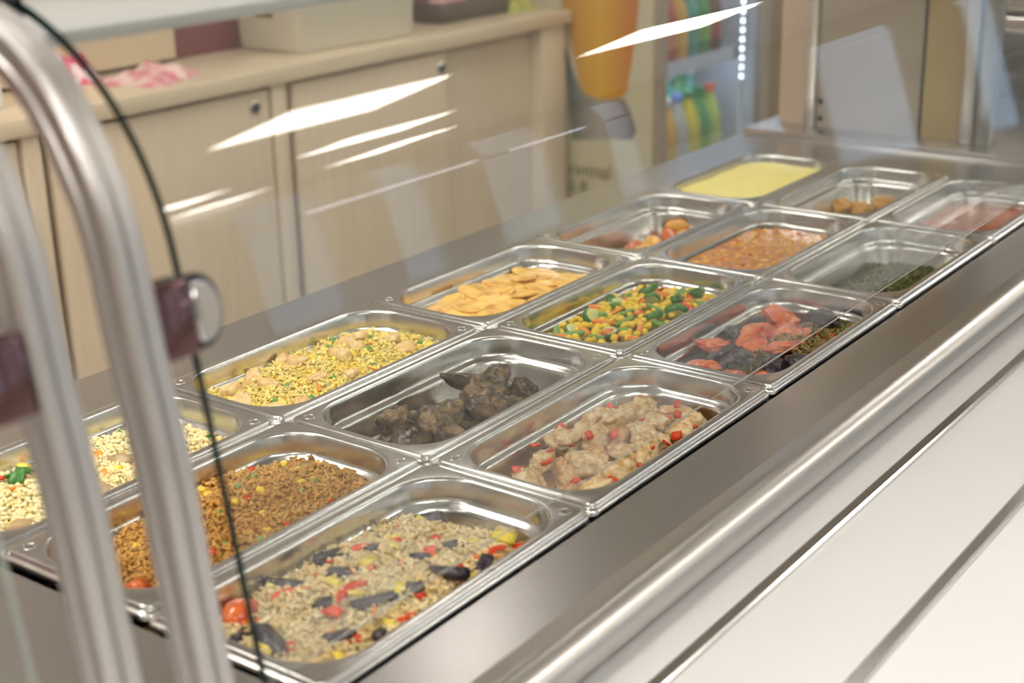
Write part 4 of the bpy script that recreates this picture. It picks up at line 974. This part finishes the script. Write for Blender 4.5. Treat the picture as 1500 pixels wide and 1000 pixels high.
def txt(s, u, v, hpx, name):
    cu = bpy.data.curves.new(name, 'FONT'); cu.body = s; cu.size = 1.0; cu.extrude = 0.0
    ob = bpy.data.objects.new('tmp', cu); C.objects.link(ob)
    dg = bpy.context.evaluated_depsgraph_get(); me = bpy.data.meshes.new_from_object(ob.evaluated_get(dg)); bpy.data.objects.remove(ob)
    me.materials.clear(); me.materials.append(TXT)
    y0, z0 = sp(u, v); y1, z1 = sp(u, v-hpx); k = abs(z1-z0)/0.72
    for vt in me.vertices:
        x, y = vt.co.x, vt.co.y; vt.co = Vector((XQ-.0004-fr.location.x, y0-x*k*0.95-fr.location.y, z0+y*k-fr.location.z))
    o = link(name, me, fr); return o
txt('rintnal', 833, 255, 21, 'lettering'); txt('il B', 833, 281, 20, 'lettering')
# bottles
def bottle_parts(col, cap, labc, r, h, name):
    mb = mat(name+'_glass', col, .12, coat=.5); mc = mat(name+'_cap', cap, .35); ml_ = mat(name+'_label', labc, .4)
    body = lathe(name+'_body', [(r*.9, 0), (r, .006), (r, h*.60), (r*.92, h*.68), (r*.55, h*.82), (r*.38, h*.88), (r*.36, h*.94)], mb, 16)
    lb = lathe(name+'_label', [(r*1.02, h*.22), (r*1.02, h*.48)], ml_, 16)
    cp = lathe(name+'_cap', [(r*.44, h*.925), (r*.46, h*.93), (r*.46, h*.995), (r*.40, h)], mc, 14)
    return body, lb, cp
BOT = {'red': ((.50, .05, .03), (.7, .05, .03), (.75, .25, .1)), 'green': ((.06, .30, .08), (.03, .22, .08), (.25, .45, .08)), 'yellow': ((.70, .55, .03), (.05, .28, .12), (.75, .65, .1)),
       'lime': ((.45, .55, .10), (.75, .12, .05), (.6, .65, .3)), 'orange': ((.75, .38, .03), (.85, .85, .85), (.8, .5, .1)), 'cola': ((.16, .035, .02), (.7, .7, .75), (.45, .06, .04)),
       'clear': ((.50, .48, .42), (.16, .25, .75), (.62, .62, .66)), 'teal': ((.05, .33, .26), (.6, .6, .62), (.1, .4, .3))}
BM = {k: bottle_parts(*v, .031, .225, k+'_bottle') for k, v in BOT.items()}
def bottle(kind, x, y, z, label, sc=1.0):
    t = thing('drink_bottle', (x, y, z), label, 'bottle', 'drink bottles in the fridge'); t.scale = (sc, sc, sc)
    for nm, me in zip(('body', 'label_band', 'cap'), BM[kind]): link(nm, me, t)
xa = XFR+.075
names = ['first', 'second', 'third', 'fourth', 'fifth', 'sixth', 'seventh', 'eighth']
for z, shelf, seq in ((ZSH[1]+.004, 'upper lit fridge shelf', ['red', 'lime', 'red', 'orange', 'teal', 'green', 'cola', 'lime']), (ZSH[2]+.004, 'lower fridge shelf', ['clear', 'cola', 'orange', 'clear', 'yellow', 'green', 'lime', 'yellow'])):
    for row in range(3):
        for i, k in enumerate(seq):
            if row: k = ['green', 'teal', 'lime', 'green', 'yellow', 'teal'][(i+row) % 6] if 'lower' in shelf else seq[(i+row) % 8]
            x = xa+i*.067
            if x > xl-.045: continue
            tall = 1.22 if 'lower' in shelf else .95
            if row and 'lower' in shelf: tall = 1.45
            bottle(k, x, yF+.108+row*.078, z, '%s bottle, %s from the left in the %s row of the %s' % (k, names[i], ['front', 'middle', 'rear'][row], shelf), tall)
# brown cupboard right of the fridge
bw = thing('brown_cupboard', (XR1+.55, YB-.2, ZF), 'tall brown wood cupboard to the right of the drinks fridge', 'cupboard')
box('carcass', (XR1+.02, XR1+1.3, YB-.45, YB-.01, ZF, 1.1), WOODD, bw, .003)
box('door', (XR1+.03, XR1+.64, YB-.47, YB-.45, ZF+.05, 1.08), WOODD, bw, .002)
box('door', (XR1+.66, XR1+1.28, YB-.47, YB-.45, ZF+.05, 1.08), WOODD, bw, .002)

# ------------------------------------------------------------------ labels that tell alike pieces apart
ORD = ['first', 'second', 'third', 'fourth', 'fifth', 'sixth', 'seventh', 'eighth', 'ninth', 'tenth', 'eleventh', 'twelfth']
byl = {}
for o in S.objects:
    if o.parent is None and 'group' in o and 'label' in o: byl.setdefault((o['group'], o['label']), []).append(o)
pans = [(k, Vector((*p, 0))) for k, p in PAN.items()]
for (g, l), os_ in byl.items():
    if len(os_) < 2: continue
    k, pc = min(pans, key=lambda q: (os_[0].location-q[1]).length)
    if (os_[0].location-pc).length > 0.25: continue
    if len(os_) <= 12:
        for i, o in enumerate(sorted(os_, key=lambda q: q.location.x)): o['label'] = l + ', ' + ORD[i] + ' from the left end'
    elif len(os_) <= 60:
        for o in os_:
            dx, dy = o.location.x-pc.x, o.location.y-pc.y
            o['label'] = l + ', ' + ('left' if dx < -.045 else 'right' if dx > .045 else 'middle') + ' part, ' + ('front half' if dy < 0 else 'back half')
